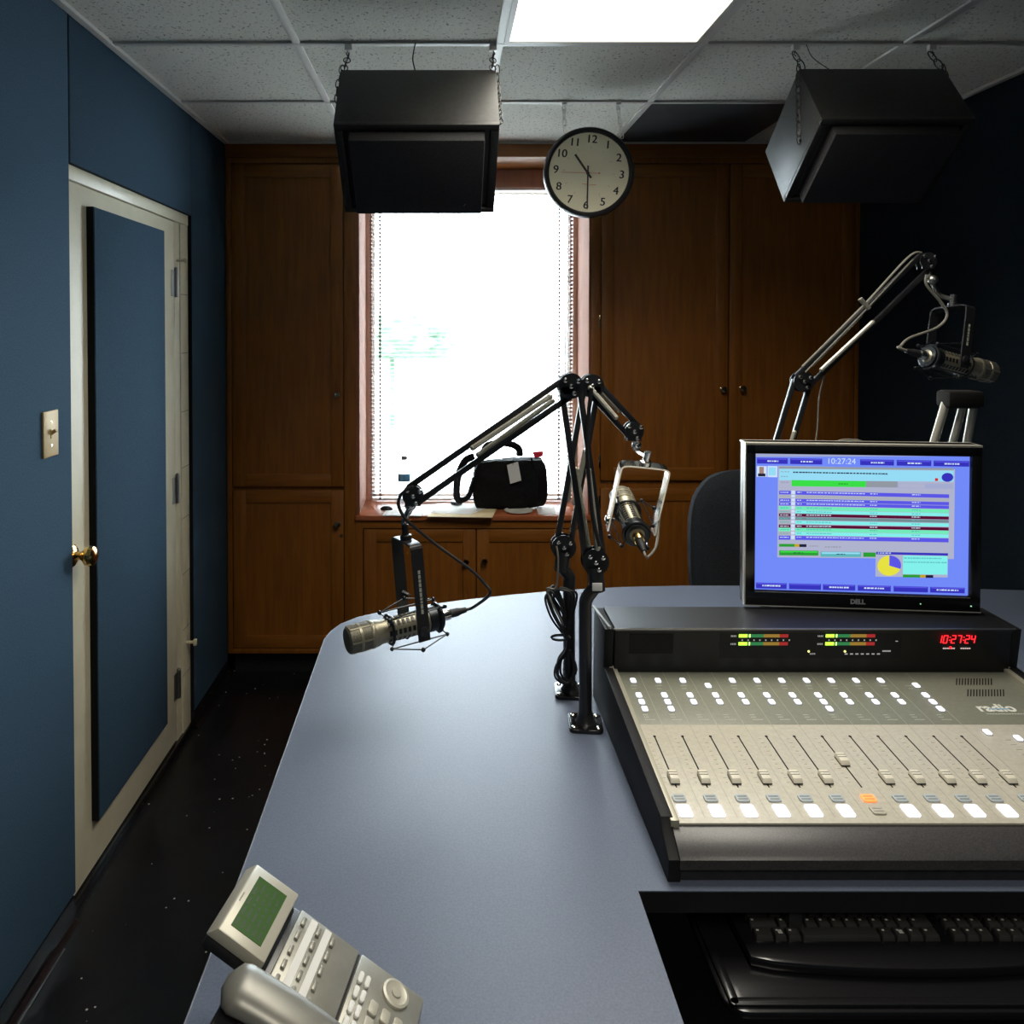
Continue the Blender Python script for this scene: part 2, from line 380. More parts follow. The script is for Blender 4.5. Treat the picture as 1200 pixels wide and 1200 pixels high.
# mini blind, slats open
bl_m = mat('blind_white_aluminium', (.80,.80,.80), .45)
YBL = 3.935; bx0, bx1 = WX0+.018, WX1-.018
blind = thing('window_blind', (.13, YBL, 2.24), 'white mini blind with open slats covering the bright window', 'window blind')
b = MB().box((bx0, YBL-.014, 2.236), (bx1, YBL+.014, 2.262), .002); b.build('headrail', bl_m, blind)
b = MB(); nsl = 78; zz0, zz1 = .700, 2.228
for i in range(nsl):
    z = zz0 + (zz1-zz0)*i/(nsl-1)
    ss = []
    for j in range(5):
        t = -1+j/2; ss.append((YBL+.0125*t, z+.0018*(1-t*t)))
    for (ya, za), (yb, zb) in zip(ss, ss[1:]):
        b.quad([(bx0, ya, za), (bx1, ya, za), (bx1, yb, zb), (bx0, yb, zb)])
b.build('slats', bl_m, blind)
MB().box((bx0, YBL-.012, .684), (bx1, YBL+.012, .694), .002).build('bottom_rail', bl_m, blind)
cord_m = mat('blind_ladder_cord', (.30,.24,.26), .8)
for cx in (-.372, -.327, .568, .628):
    b = MB()
    for dy in (-.0125, .0125): b.box((cx-.0012, YBL+dy-.0006, .69), (cx+.0012, YBL+dy+.0006, 2.24))
    for i in range(nsl):
        z = zz0 + (zz1-zz0)*i/(nsl-1); b.box((cx-.0062, YBL-.0135, z-.0115), (cx+.0062, YBL-.0130, z-.0006))
    b.build('ladder_cord', cord_m, blind)
MB().cyl((.598, YBL-.022, 1.05), (.598, YBL-.022, 2.24), .0035, n=8).build('tilt_wand', white_p, blind)

# yard outside
grass = tex(mat('pale_concrete_yard', (.55,.55,.52), .9), (.50,.50,.47), (.60,.60,.57), tscale=.8)
struct(MB().box((-14, YW+.3, -.6), (14, 40, -.5)).build('ground', grass))
hedge_m = tex(mat('hedge_foliage', (.06,.10,.06), .9), (.04,.075,.045), (.10,.15,.10), tscale=5, bump=.4, bdist=.1)
t = bmesh.new(); bmesh.ops.create_icosphere(t, subdivisions=5, radius=1)
for v in t.verts:
    n = noise.fractal(v.co*3.1, 1., 2., 4); v.co *= 1+.22*n; v.co = V((v.co.x*1.15, v.co.y*.8, max(v.co.z, -.6)*.55))
b = MB(); b._merge(t, Matrix.Translation((-1.05, 15.5, 1.28)))
b.box((-1.10, 15.45, -.5), (-1.0, 15.55, 1.1))
tag(b.build('tree', hedge_m, loc=(-1.05, 15.5, -.5)), 'faint green tree outside, seen through the blind', 'tree')

# ------------------------------------------------------------------ built in cabinets
def cdoor(x0, x1, z0, z1, name, parent, knob=None, hinges=None, key=None, st=.058):
    """shaker door: stiles, rails and a recessed field"""
    y0, y1 = YC-.001, YC+.019; b = MB()
    b.m(0).box((x0, y0, z0), (x0+st, y1, z1), .002); b.box((x1-st, y0, z0), (x1, y1, z1), .002)
    b.m(1).box((x0+st, y0, z0), (x1-st, y1, z0+st), .002); b.box((x0+st, y0, z1-st), (x1-st, y1, z1), .002)
    b.m(0).box((x0+st-.002, y0+.007, z0+st-.002), (x1-st+.002, y1, z1-st+.002))
    d = b.build(name, [wood_v, wood_h], parent)
    if knob:
        MB().lathe([(.010,0),(.010,.002),(.006,.004),(.0055,.012),(.012,.017),(.0155,.024),(.0125,.030),(0,.032)], (knob[0], y0, knob[1]), (0,-1,0), 18).build('knob', agebrass, d)
    if key: MB().lathe([(.008,0),(.008,.003),(0,.004)], (key[0], y0, key[1]), (0,-1,0), 14).build('lock', brass, d)
    for h in hinges or []:
        MB().box((h[0]-.004, y0-.004, h[1]-.03), (h[0]+.004, y0, h[1]+.03), .001).build('hinge', agebrass, d)
    return d
def carcass(x0, x1, z0, z1, root, back=YW):
    """box behind the doors with a face frame"""
    b = MB(); b.box((x0, YC+.020, z0), (x1, back, z1)); return b
# left tall unit
cl = thing('cabinet', (-.72, YC, 0), 'tall dark wooden cabinet left of the window, beside the blue wall', 'cabinet', 'built in wooden cabinets along the back wall')
b = MB(); b.m(1).box((XL+.001, YC+.020, 0.03), (-.418, YW-.005, 2.335)); b.m(0)
b.box((XL+.001, YC, .03), (-.992, YC+.020, 2.335), .001); b.box((-.470, YC, .03), (-.418, YC+.020, 2.335), .001)
b.box((-.992, YC, 2.31), (-.470, YC+.020, 2.335)); b.box((-.992, YC, .03), (-.470, YC+.020, .052), .001)
b.build('carcass', [wood_v, wood_v], cl)
cdoor(-.988, -.474, .813, 2.305, 'door', cl, knob=(-.499, 1.243))
cdoor(-.988, -.474, .056, .794, 'door', cl, knob=(-.499, .642), key=(-.484, .585))
MB().box((XL+.02, YC+.05, ZF), (-.418, YW-.05, .03)).build('plinth', blk, cl)
# under the window
cm = thing('cabinet', (.14, YC, 0), 'low wooden cabinet with two doors under the window sill', 'cabinet', 'built in wooden cabinets along the back wall')
b = MB(); b.m(0).box((-.417, YC+.020, .03), (.673, YW-.001, .655))
b.box((-.417, YC, .03), (-.385, YC+.020, .655)); b.box((.662, YC, .03), (.673, YC+.020, .655)); b.m(1).box((-.385, YC, .618), (.662, YC+.020, .655))
b.build('carcass', [wood_v, wood_h], cm)
cdoor(-.380, .140, .04, .612, 'door', cm, knob=(.095, .466)); cdoor(.146, .660, .04, .612, 'door', cm, knob=(.181, .470))
MB().box((-.417, YC+.05, ZF), (.673, YW-.05, .03)).build('plinth', blk, cm)
# right tall unit
cr = thing('cabinet', (1.29, YC, 0), 'wide tall wooden cabinet with four doors right of the window', 'cabinet', 'built in wooden cabinets along the back wall')
b = MB(); b.box((.674, YC+.020, .03), (XR-.001, YW-.005, 2.335))
b.box((.674, YC, .03), (.716, YC+.020, 2.335), .001); b.box((1.898, YC, .03), (XR-.001, YC+.020, 2.335), .001); b.box((.716, YC, 2.31), (1.898, YC+.020, 2.335))
b.box((.716, YC, .03), (1.898, YC+.020, .05))
b.build('carcass', wood_v, cr)
cdoor(.722, 1.309, .842, 2.305, 'door', cr, knob=(1.283, 1.267), hinges=[(.716, 1.58), (.716, .93), (.716, 2.2)])
cdoor(1.316, 1.894, .842, 2.305, 'door', cr, knob=(1.372, 1.271))
cdoor(.722, 1.309, .056, .803, 'door', cr, hinges=[(.716, .74)]); cdoor(1.316, 1.894, .056, .803, 'door', cr)
MB().box((.674, YC+.05, ZF), (XR-.02, YW-.05, .03)).build('plinth', blk, cr)
# head board over the window, crown strip, sill, reveals
struct(MB().box((-.398, YW-.083, 2.246), (.663, YW-.067, 2.335), .002).build('trim_5', wood_jamb))
struct(MB().box((XL+.001, YC-.012, 2.336), (XR-.001, YW, ZC-.0005), .003).build('trim_6', wood_h))
struct(MB().box((-.4175, YC-.014, .656), (.6735, YW-.031, .680), .003).build('trim_7', wood_sill))
b = MB(); b.box((-.4175, YC+.001, .681), (-.399, YW-.031, 2.335), .001); b.box((.664, YC+.001, .681), (.6735, YW-.031, 2.335), .001)
struct(b.build('trim_8', wood('reveal_wood', (.28,.095,.038), (.36,.13,.06), (14,14,1.2), rough=.75)))
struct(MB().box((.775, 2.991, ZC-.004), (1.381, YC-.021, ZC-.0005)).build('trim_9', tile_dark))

# ------------------------------------------------------------------ fluorescent ceiling light (2x4 troffer)
lens = mat('fluorescent_lens', (.8,.8,.8), .5, emit=(1,.96,.84), es=LAMP)
lf = thing('ceiling_light', (.468, 1.768, ZC), 'bright rectangular fluorescent light panel set in the ceiling grid', 'ceiling light')
b = MB(); 
b.box((.175, 1.170, ZC-.009), (.190, 2.366, ZC-.0005)); b.box((.746, 1.170, ZC-.009), (.761, 2.366, ZC-.0005)); b.box((.190, 1.170, ZC-.009), (.746, 1.185, ZC-.0005)); b.box((.190, 2.351, ZC-.009), (.746, 2.366, ZC-.0005))
fr_ = b.build('frame', tbar, lf)
df_ = MB().box((.190, 1.185, ZC-.006), (.746, 2.351, ZC-.001)).build('diffuser', lens, lf)
lf2 = thing('ceiling_light', (.468, -.672, ZC), 'added fluorescent light panel in the ceiling grid, unseen behind the camera', 'ceiling light')
dup(fr_, lf2, (0,0,0)); dup(df_, lf2, (0,0,0))
# ------------------------------------------------------------------ hanging speakers
def chain(b, pts, link=.030, r=.0018):
    P = spline([V(p) for p in pts], 12); L = 0; k = 0; nxt = 0
    for a, c in zip(P, P[1:]):
        d = (c-a); ln = d.length
        while nxt <= L+ln:
            p = a + d*((nxt-L)/ln if ln else 0); z = d.normalized(); x = z.orthogonal().normalized(); y = z.cross(x)
            ang = PI/2*(k % 2)+.4; x2 = x*math.cos(ang)+y*math.sin(ang)
            ring = [p + z*(link*.62*math.sin(t)) + x2*(link*.34*math.cos(t)) for t in [2*PI*j/12 for j in range(12)]]
            b.tube(ring, r, 6, closed=True); nxt += link*.98; k += 1
        L += ln
def speaker(Yn, ynear, xc, label, hooks, left_chain, kk):
    e = aty(xc, ynear, Yn); W = .4307; th = math.radians(52)
    a = V((0, math.cos(th), math.sin(th))); g = V((0, math.sin(th), -math.cos(th))); X = V((1,0,0))
    M = Matrix((X, a, g)).transposed().to_4x4(); M.translation = e; M = M @ Matrix.Scale(kk, 4)
    t = thing('hanging_speaker', e + a*.12 + g*.155, label, 'speaker', 'black loudspeakers hung from the ceiling')
    b = MB(); b.M = M
    b.box((-W/2, .012, 0), (W/2, .24, .31), .002)
    # front lip
    b.box((-W/2, 0, 0), (W/2, .014, .020), .002); b.box((-W/2, 0, .292), (W/2, .014, .31), .002)
    b.box((-W/2, 0, .02), (-W/2+.022, .014, .292), .002); b.box((W/2-.022, 0, .02), (W/2, .014, .292), .002)
    b.build('enclosure', spk, t)
    b = MB(); b.M = M; b.box((-W/2+.038, -.034, .024), (W/2-.038, .013, .284), .004); b.build('grille', grille_m, t)
    # eyebolts + chains
    for s, h in zip((-1, 1), hooks):
        top = V((h, 2.378, ZC-.0065)); at_ = M @ V((s*(W/2-.01), .235, -.004))
        b = MB(); b.m(1).box(top+V((-.011,-.009,-.018)), top+V((.011,.009,0)), .003); b.m(0)
        hk = [top+V((0,0,-.016)), top+V((.006*s,-.003,-.028)), top+V((0,-.004,-.036))]
        b.tube(hk, .0016, 6)
        chain(b, [hk[-1], at_])
        if (s == -1 and left_chain) or s == 1 and not left_chain:
            fa = M @ V((s*(W/2+.006), .19, .03)); fb = M @ V((s*(W/2+.006), .06, .12) if left_chain else (s*(W/2+.006), .03, .02))
            chain(b, [at_+V((s*.014,0,0)), fa, fb], .022)
            b.tube([fb, fb-V((s*.008,0,0))], .004, 8)
        else:
            chain(b, [at_+V((s*.006,0,0)), M @ V((s*(W/2+.008), .19, .03)), M @ V((s*(W/2+.008), .15, .07))], .022)
        b.build('chain', [dsteel, white_p], t)
    return t, M
t, M = speaker(2.15, 146, 488, 'black boxy speaker hanging in front of the window, left one', (-.292, .143), False, 1.054)
b = MB(); e = atz(487, 50, ZC-.006); b.tube([e, e+V((-.008,-.01,-.05)), e+V((.002,-.03,-.10)), M @ V((.0,.20,-.002))], .0018, 6, smooth=6); b.build('wire', blk_rub, t)
t, M = speaker(2.225, 140, 1054, 'black boxy speaker hanging at the right, nearest the dark right wall', (1.053, 1.462), True, 1.011)
b = MB(); e = atz(945, 52, ZC-.006); b.tube([e, e+V((.02,0,-.04)), M @ V((-.12,.22,-.002))], .0012, 6, smooth=6); b.build('wire', blk_rub, t)

# ------------------------------------------------------------------ wall clock on hooks
cc = aty(690, 202, 2.97); Rr = .170
ck = thing('clock', cc, 'round cream faced clock with a black rim hanging from the ceiling', 'clock')
RM = Matrix.Translation(cc) @ Euler((math.radians(90), math.radians(5), math.radians(-2))).to_matrix().to_4x4()   # local x right, y up, z to camera
b = MB(); b.M = RM
b.lathe([(Rr-.012,-.045),(Rr-.004,-.04),(Rr,-.02),(Rr,.004),(Rr-.004,.012),(Rr-.012,.014),(Rr-.019,.008),(Rr-.021,0),(Rr-.03,-.001)], (0,0,0), (0,0,1), 64)
b.build('rim', blk_sat, ck)
b = MB(); b.M = RM; b.lathe([(Rr-.0195,-.003),(Rr-.0195,.0012)], (0,0,0), (0,0,1), 64)
fc = b.build('dial', face_m, ck)
for h in range(1, 13):
    b = MB(); b.M = RM; a = PI/2 - h*PI/6; [b.text(str(h), .042, Matrix.Translation((.124*math.cos(a)+q_, .124*math.sin(a)+q_*.3, .0016)), .0003) for q_ in (-.0009, 0, .0009)]; b.build('numeral', blk, fc)
b = MB(); b.M = RM
for h in range(12):
    a = h*PI/6; c, s_ = math.cos(a), math.sin(a)
    b.m(1).bar((.088*c,.088*s_,.0015), (.098*c,.098*s_,.0015), .0014, .0004)
b.m(0).box((-.022,-.046,.0013), (.032,-.0445,.0017)); b.m(1).box((-.014,-.051,.0013), (.024,-.0502,.0017))
b.build('print', [red_m, mat('pale_print', (.45,.42,.33), .6)], fc)
ctr = V((-.004,-.004,0))
def hand(name, ang, L, tail, wd, z, m_, wt=None):
    b = MB(); b.M = RM; c, s_ = math.cos(ang), math.sin(ang)
    b.bar(ctr+V((-tail*c,-tail*s_,z)), ctr+V((L*c,L*s_,z)), wd, .0012, up=(0,0,1)); 
    if wt: b.cyl(ctr+V((-tail*c,-tail*s_,z-.001)), ctr+V((-tail*c,-tail*s_,z+.001)), wt)
    b.build(name, m_, ck)
d2r = math.radians
hand('hour_hand', d2r(129), .085, .022, .0078, .005, blk)
hand('minute_hand', d2r(-86), .135, .028, .0056, .007, blk)
hand('second_hand', d2r(183), .10, .042, .0014, .009, red_m, .003)
b = MB(); b.M = RM; b.lathe([(.006,0),(.006,.010),(0,.011)], ctr, (0,0,1), 16); b.build('hub', blk, ck)
for hx, sx in ((.446, .50), (.650, .66)):
    b = MB(); top = V((hx, 2.972, ZC-.0065)); b.box(top+V((-.008,-.008,-.012)), top+V((.010,.008,0)), .002)
    b.tube([top+V((0,0,-.01)), top+V((-.006,-.003,-.022)), top+V((-.001,-.005,-.032)), top+V((.006,-.005,-.026))], .0022, 6, smooth=4)
    end = aty(662 if hx < .5 else 729, 157 if hx < .5 else 162, 2.975)
    chain(b, [top+V((0,-.004,-.03)), end], .024, .0013); b.build('hook', white_p, ck)

# ------------------------------------------------------------------ things on the window sill
ZS = .6805
bag_m = tex(mat('black_nylon_bag', (.006,.006,.007), .85, spec=.2), (.005,.005,.006), (.009,.009,.010), tscale=80, bump=.4, bdist=.002)
bagt = thing('shoulder_bag', (.31, 3.80, ZS), 'soft black bag with a white tag and a red corner on the sill', 'bag')
t = bmesh.new(); bmesh.ops.create_cube(t, size=1); bmesh.ops.subdivide_edges(t, edges=t.edges[:], cuts=11, use_grid_fill=True)
for v in t.verts:
    x, y, z = v.co*2
    sx = 1-.10*abs(z)**4-.05*(z > 0)*z; sy = 1-.25*abs(z)**3-.2*abs(x)**4
    n = noise.fractal(V((x*2.2, y*2, z*2.4)), 1, 2, 3)*.05
    v.co = V((x*.178*sx*(1+.5*n), y*.072*sy*(1+n*3), .117+z*.115*(1-.05*x*x)+n*.1+.007*x))
b = MB(); b._merge(t, Matrix.Translation((.312, 3.80, ZS))); b.build('body', bag_m, bagt, sharp=3)
b = MB()
b.tube([aty(567,534,3.77), aty(570,523,3.77), aty(585,519,3.77), aty(600,521,3.77), aty(608,526,3.77), aty(609,534,3.77)], .019, 8, smooth=5, flat=.8); b.build('handle', bag_m, bagt)
b = MB()
b.tube([aty(556,535,3.78), aty(545,540,3.78), aty(537,558,3.77), aty(535,578,3.76), aty(538,586,3.76), aty(548,583,3.77), aty(553,570,3.78), aty(556,560,3.79)], .021, 8, smooth=5, flat=.6); b.build('strap', bag_m, bagt)
b = MB(); b.tube([aty(622,537,3.74), aty(632,560,3.725), aty(633,588,3.73)], .006, 8, smooth=4, flat=.6); b.build('strap', bag_m, bagt)
b = MB(); p = [aty(624,530,3.74), aty(637,529,3.76), aty(636,535,3.755), aty(627,537,3.735)]
b.hexa([q+V((0,.02,0)) for q in p]+p, .003); b.build('corner_patch', mat('red_cloth', (.65,.02,.05), .7), bagt)
b = MB(); b.m(0).hexa([aty(594,545,3.716), aty(607,541,3.716), aty(611,563,3.716), aty(598,567,3.716), aty(594,545,3.714), aty(607,541,3.714), aty(611,563,3.714), aty(598,567,3.714)])
b.m(1).tube([aty(601,545,3.714), aty(602,534,3.71), aty(604,528,3.76)], .0012, 5)
b.build('luggage_tag', [paper, blk], bagt)
# water bottle
wb = thing('water_bottle', (-.205, 3.85, ZS), 'clear plastic water bottle with blue label at the left of the window sill', 'bottle')
pet = mat('clear_pet', (.9,.95,1), .05, trans=.0); make_glass_nt = None
def make_pet(m):
    nt = m.node_tree; N = nt.nodes; nt.links.clear(); N.remove(N['Principled BSDF'])
    t = N.new('ShaderNodeBsdfTransparent'); t.inputs[0].default_value = (.93,.96,.98,1); g = N.new('ShaderNodeBsdfGlossy'); g.inputs['Roughness'].default_value = .05
    mx = N.new('ShaderNodeMixShader'); mx.inputs[0].default_value = .12
    nt.links.new(t.outputs[0], mx.inputs[1]); nt.links.new(g.outputs[0], mx.inputs[2]); nt.links.new(mx.outputs[0], N['Material Output'].inputs[0])
make_pet(pet)
bp_ = V((-.203, 3.85, ZS))
MB().lathe([(.026,0),(.031,.006),(.031,.05),(.029,.055),(.031,.06),(.031,.15),(.029,.165),(.018,.195),(.0125,.205),(.0125,.222)], bp_, (0,0,1), 24).build('body', pet, wb)
MB().lathe([(.0315,.118),(.0318,.12),(.0318,.153),(.0315,.155)], bp_, (0,0,1), 24).build('label', mat('blue_label', (.10,.30,.50), .4), wb)
MB().lathe([(.0145,.222),(.0150,.224),(.0150,.238),(.013,.240),(0,.240)], bp_, (0,0,1), 18).build('cap', mat('grey_cap', (.25,.25,.27), .5), wb)
# papers, folder, puck, mouse
def flat(name, pix, z, h, m_, label, cat):
    P = [atz(x, y, z) for x, y in pix]; n = len(P)//1
    b = MB(); b.prism([(p.x, p.y) for p in P], h, Matrix.Translation((0,0,z)), bevel=h*.2); o = b.build(name, m_, loc=P[0]); return tag(o, label, cat)
flat('folder', [(500,606),(577,607),(583,595),(520,592)], ZS, .003, manila, 'tan paper folder lying on the sill under white papers', 'folder')
flat('paper', [(505,601),(551,603),(572,595),(556,590),(512,590)], ZS+.0031, .001, paper, 'white sheet of paper lying on top of the tan folder', 'paper')
flat('envelope', [(448,604.5),(494,605),(495,599.5),(452,598.5)], ZS, .002, paper, 'white envelope at the left front edge of the window sill', 'envelope')
flat('card', [(631,603),(652,603),(650,594),(628,594)], ZS, .0015, paper, 'small white card lying on the sill right of the black bag', 'card')
pk = atz(535, 592, ZS); b = MB(); b.m(0).lathe([(.026,0),(.029,.003),(.029,.014),(.026,.016)], pk, (0,0,1), 28).m(1).lathe([(.0262,.0161),(.024,.0185),(0,.019)], pk, (0,0,1), 28)
o = b.build('tape_roll', [blk_sat, white_p], loc=pk); tag(o, 'small round black puck with a white top on the sill papers', 'puck')
o.location.z += .0042
mp_ = atz(453, 597, ZS); t = bmesh.new(); bmesh.ops.create_uvsphere(t, u_segments=20, v_segments=12, radius=1)
for v in t.verts: v.co = V((v.co.x*.030, v.co.y*.02, max(v.co.z, -.15)*.016+.0024))
b = MB(); b._merge(t, Matrix.Translation(mp_)); mo = b.build('computer_mouse', blk_sat, loc=mp_); tag(mo, 'small black mouse with a cord at the left end of the sill', 'mouse')
b = MB(); b.tube([mp_+V((.028,0,.006)), atz(500,592,ZS)+V((0,0,.008)), atz(524,590,ZS)+V((0,0,.008))], .0015, 6, smooth=6); b.build('cord', blk_rub, mo)
pl = V((.345, 3.70, ZS)); o = MB().lathe([(.04,0),(.058,.002),(.068,.008),(.066,.009),(.056,.0045),(0,.004)], pl, (0,0,1), 32).build('plate', white_p, loc=pl); tag(o, 'white plate edge showing in front of the black bag on the sill', 'plate')

# ------------------------------------------------------------------ desk
ZD = .74; TH = .032
dt = thing('desk', (.6, 1.7, ZF), 'large blue grey studio desk with a rounded far left corner', 'desk')
far = [atz(x, y, ZD) for x, y in ((376,762),(381,748),(389,739),(400,731),(420,723),(450,716.5),(480,711.5),(540,703.5),(600,697),(660,691.5),(730,688),(800,686.5),(880,686.5))]
poly = [(-.303,.42),(-.303,1.2)] + [(p.x, p.y) for p in far] + [(1.30,2.455),(XR-.03,2.40),(XR-.03,.75),(1.62,.75),(1.62,1.114),(.2775,1.114),(.2775,.42)]
poly = poly[::-1]
b = MB(); b.m(0).prism(poly, .0015, Matrix.Translation((0,0,ZD-.0015))); b.m(1).prism(poly, TH-.0015, Matrix.Translation((0,0,ZD-TH)), bevel=.0)
for f in b.bm.faces: f.smooth = False
b.build('desktop', [desk_m, desk_e], dt)
b = MB(); ins = lambda x, y: (x, y)
b.box((-.25,.5,ZF), (-.22,2.02,ZD-TH)); b.box((-.22,2.0,ZF), (1.82,2.03,ZD-TH)); b.box((.235,.5,ZF), (.262,1.30,ZD-TH)); b.box((.262,1.55,ZF), (1.8,1.58,ZD-TH))
b.build('base_panel', blk, dt)
b = MB()   # light edge band along the far-left rim
rim = [V((-.3035,.42,ZD-.002)), V((-.3035,1.2,ZD-.002))] + [V((p.x-.0006, p.y+.0006, ZD-.002)) for p in far] + [V((1.30,2.4556,ZD-.002))]
b.tube(rim, .0022, 6); b.build('edge_band', mat('pale_edge_band', (.22,.24,.27), .4), dt)

# keyboard drawer + keyboard
kt = thing('keyboard_tray', (.9, 1.05, .65), 'black keyboard tray hanging below the front edge of the desk', 'keyboard tray')
def rrect(x0, y0, x1, y1, r, n=5, k=None):
    o = []
    for cx, cy, a0 in ((x1-r, y0+r, -PI/2), (x1-r, y1-r, 0), (x0+r, y1-r, PI/2), (x0+r, y0+r, PI)):
        for i in range(n+1): a = a0+PI/2*i/n; o.append((cx+r*math.cos(a), cy+r*math.sin(a)))
    return o
b = MB(); b.prism(rrect(.372, 1.015, 1.15, 1.36, .03), .012, Matrix.Translation((0,0,.638)), bevel=.004)
b.prism(rrect(.378, 1.021, 1.144, 1.034, .006), .006, Matrix.Translation((0,0,.649)), bevel=.002); b.prism(rrect(.378, 1.021, .392, 1.30, .006), .006, Matrix.Translation((0,0,.649)), bevel=.002)
b.build('shelf', blk_gloss, kt)
for x in (.50, 1.03): MB().box((x, 1.125, .650), (x+.02, 1.34, ZD-TH), .002).build('bracket', blk, kt)
kb = thing('keyboard', (.68, 1.12, .651), 'black computer keyboard with curved front on the tray under the desk', 'keyboard')
kx0, kx1 = .425, .90
pts = []
for i in range(17):
    u = i/16; pts.append((kx0+.004+(kx1-kx0-.008)*u, 1.086-.022*math.sin(PI*u)**.6))
poly = pts + [(kx1, 1.24), (kx0, 1.24)]
b = MB(); b.prism(poly, .016, Matrix.Translation((0,0,.6515)), bevel=.005)
b.build('case', blk_gloss, kb)
keym = tex(mat('keycap_black', (.03,.03,.03), .28), (.035,.035,.034), (.042,.042,.04), tscale=10); legend = mat('key_legend', (.7,.7,.65), .5)
rows = [(1.112, [(0,.026),(.028,.017),(.047,.019),(.068,.112),(.182,.019),(.203,.017),(.222,.020),(.244,.022)]),
        (1.132, [(0,.040)]+[(.042+.0195*k, .018) for k in range(10)]+[(.238,.030)]),
        (1.152, [(0,.033)]+[(.035+.0195*k, .018) for k in range(11)]+[(.25,.02)])]
for ry, ks in rows:
    for kx, kw in ks+[(.285+.0195*j, .018) for j in range(3)]+[(.35+.0195*j, .018) for j in range(4)]:
        x = kx0+.022+kx; b = MB(); b.m(0).hexa([(x,ry,.667),(x+kw,ry,.667),(x+kw,ry+.0175,.667),(x,ry+.0175,.667),(x+.0015,ry+.001,.6755),(x+kw-.0015,ry+.001,.6755),(x+kw-.0015,ry+.0155,.677),(x+.0015,ry+.0155,.677)], .001)
        if kw < .05:
            b.m(1).box((x+.004, ry+.009, .6764), (x+.0075, ry+.0115, .6768))
        if ry < 1.12 and kx in (.028, .203):   # printed emblem of four little panes
            for a_, b2 in ((0,0),(.0032,0),(0,.0036),(.0032,.0036)): b.box((x+.006+a_, ry+.004+b2, .6764), (x+.0087+a_, ry+.007+b2, .6768))
        b.build('key', [keym, legend], kb)
# ------------------------------------------------------------------ mixing console
X0, X1 = .345, 1.155; YP0, ZP0, YP1, ZP1 = 1.17, .803, 1.606, .845
sl = (ZP1-ZP0)/(YP1-YP0); al = math.atan(sl)
PM = Matrix.Translation((0, YP0, ZP0)) @ Matrix.Rotation(al, 4, 'X')     # local x = X, y = up the panel, z = panel normal
def pl_(x, Y): return x, (Y-YP0)/math.cos(al)                             # measured (X, Y) -> panel coordinates
con = thing('mixing_console', (.75, 1.37, ZD), 'broadcast mixing console with silver fader panel and black meter bridge', 'mixing console')
def side(x0, x1): 
    prof = [(1.132, ZD), (1.128, .775), (1.165, .797), (1.172, .812), (1.60, .853), (1.588, .936), (1.705, .938), (1.715, ZD)]
    return prof, Matrix(((0,0,1,x0),(1,0,0,0),(0,1,0,0),(0,0,0,1))), x1-x0
b = MB()
for x0, x1 in ((X0-.020, X0-.001), (X1+.001, X1+.020)):
    b = MB(); p, M, d = side(x0, x1); b.prism(p, d, M, bevel=.0015); b.build('side_panel', console_side, con)
b = MB(); p = [(1.135, ZD+.001), (1.135, .772), (1.18, .795), (1.60, .838), (1.60, ZD+.001)]
b.prism(p, X1-X0, Matrix(((0,0,1,X0),(1,0,0,0),(0,1,0,0),(0,0,0,1)))); b.build('housing', blk, con)
# armrest
p = [(1.126, .762), (1.126, .776), (1.130, .781), (1.160, .797), (1.172, .799), (1.172, .775)]
MB().prism(p, X1-X0+.02, Matrix(((0,0,1,X0-.004),(1,0,0,0),(0,1,0,0),(0,0,0,1))), bevel=.001).build('armrest', armrest_m, con)
# rails left and right
for x0 in (X0-.002, X1-.006):
    b = MB(); b.M = PM; b.box((x0-.004, -.004, -.010), (x0+.009, .438, .0075), .001); b.box((x0-.006, .430, -.010), (x0+.011, .442, .010), .001); b.build('rail', rail_m, con)
# control surface
b = MB(); b.M = PM; ys = pl_(0, 1.418)[1]
b.m(0).box((X0, 0, -.004), (X1, ys, 0), .0006); b.m(1).box((X0, ys, -.004), (X1, .438, 0), .0006)
CH = [.372+.0497*k for k in range(12)]
for k in range(13):       # strip divisions
    x = .372-.0262+.0497*k
    if k: b.m(2).box((x-.0003, ys, 0), (x+.0003, .436, .0002)); b.m(3).box((x-.0002, .012, 0), (x+.0002, ys, .00015))
for k, x in enumerate(CH):
    y0 = pl_(0, 1.249)[1]; y1 = pl_(0, 1.3826)[1]
    b.m(4).box((x-.0012, y0, 0), (x+.0012, y1, .0003)); b.cyl((x, y1, 0), (x, y1, .0004), .0026, n=12)
    for j in range(11): b.m(3).box((x-.016, y0+.012+j*.0115, 0), (x-.0105 if j % 2 else x-.012, y0+.0127+j*.0115, .0002))
    # tiny legends of the upper section
    for (dy, n) in ((1.545, 4), (1.535, 3), (1.447, 3), (1.440, 3), (1.432, 6)):
        yy = pl_(0, dy)[1]
        for j in range(n): b.m(2).box((x-.004+j*.0032, yy, 0), (x-.0018+j*.0032, yy+.0022, .0002))
for j in range(6):
    yy = pl_(0, 1.372)[1]-.0135*j; b.m(3).box((.989, yy, 0), (.999, yy+.001, .0002))
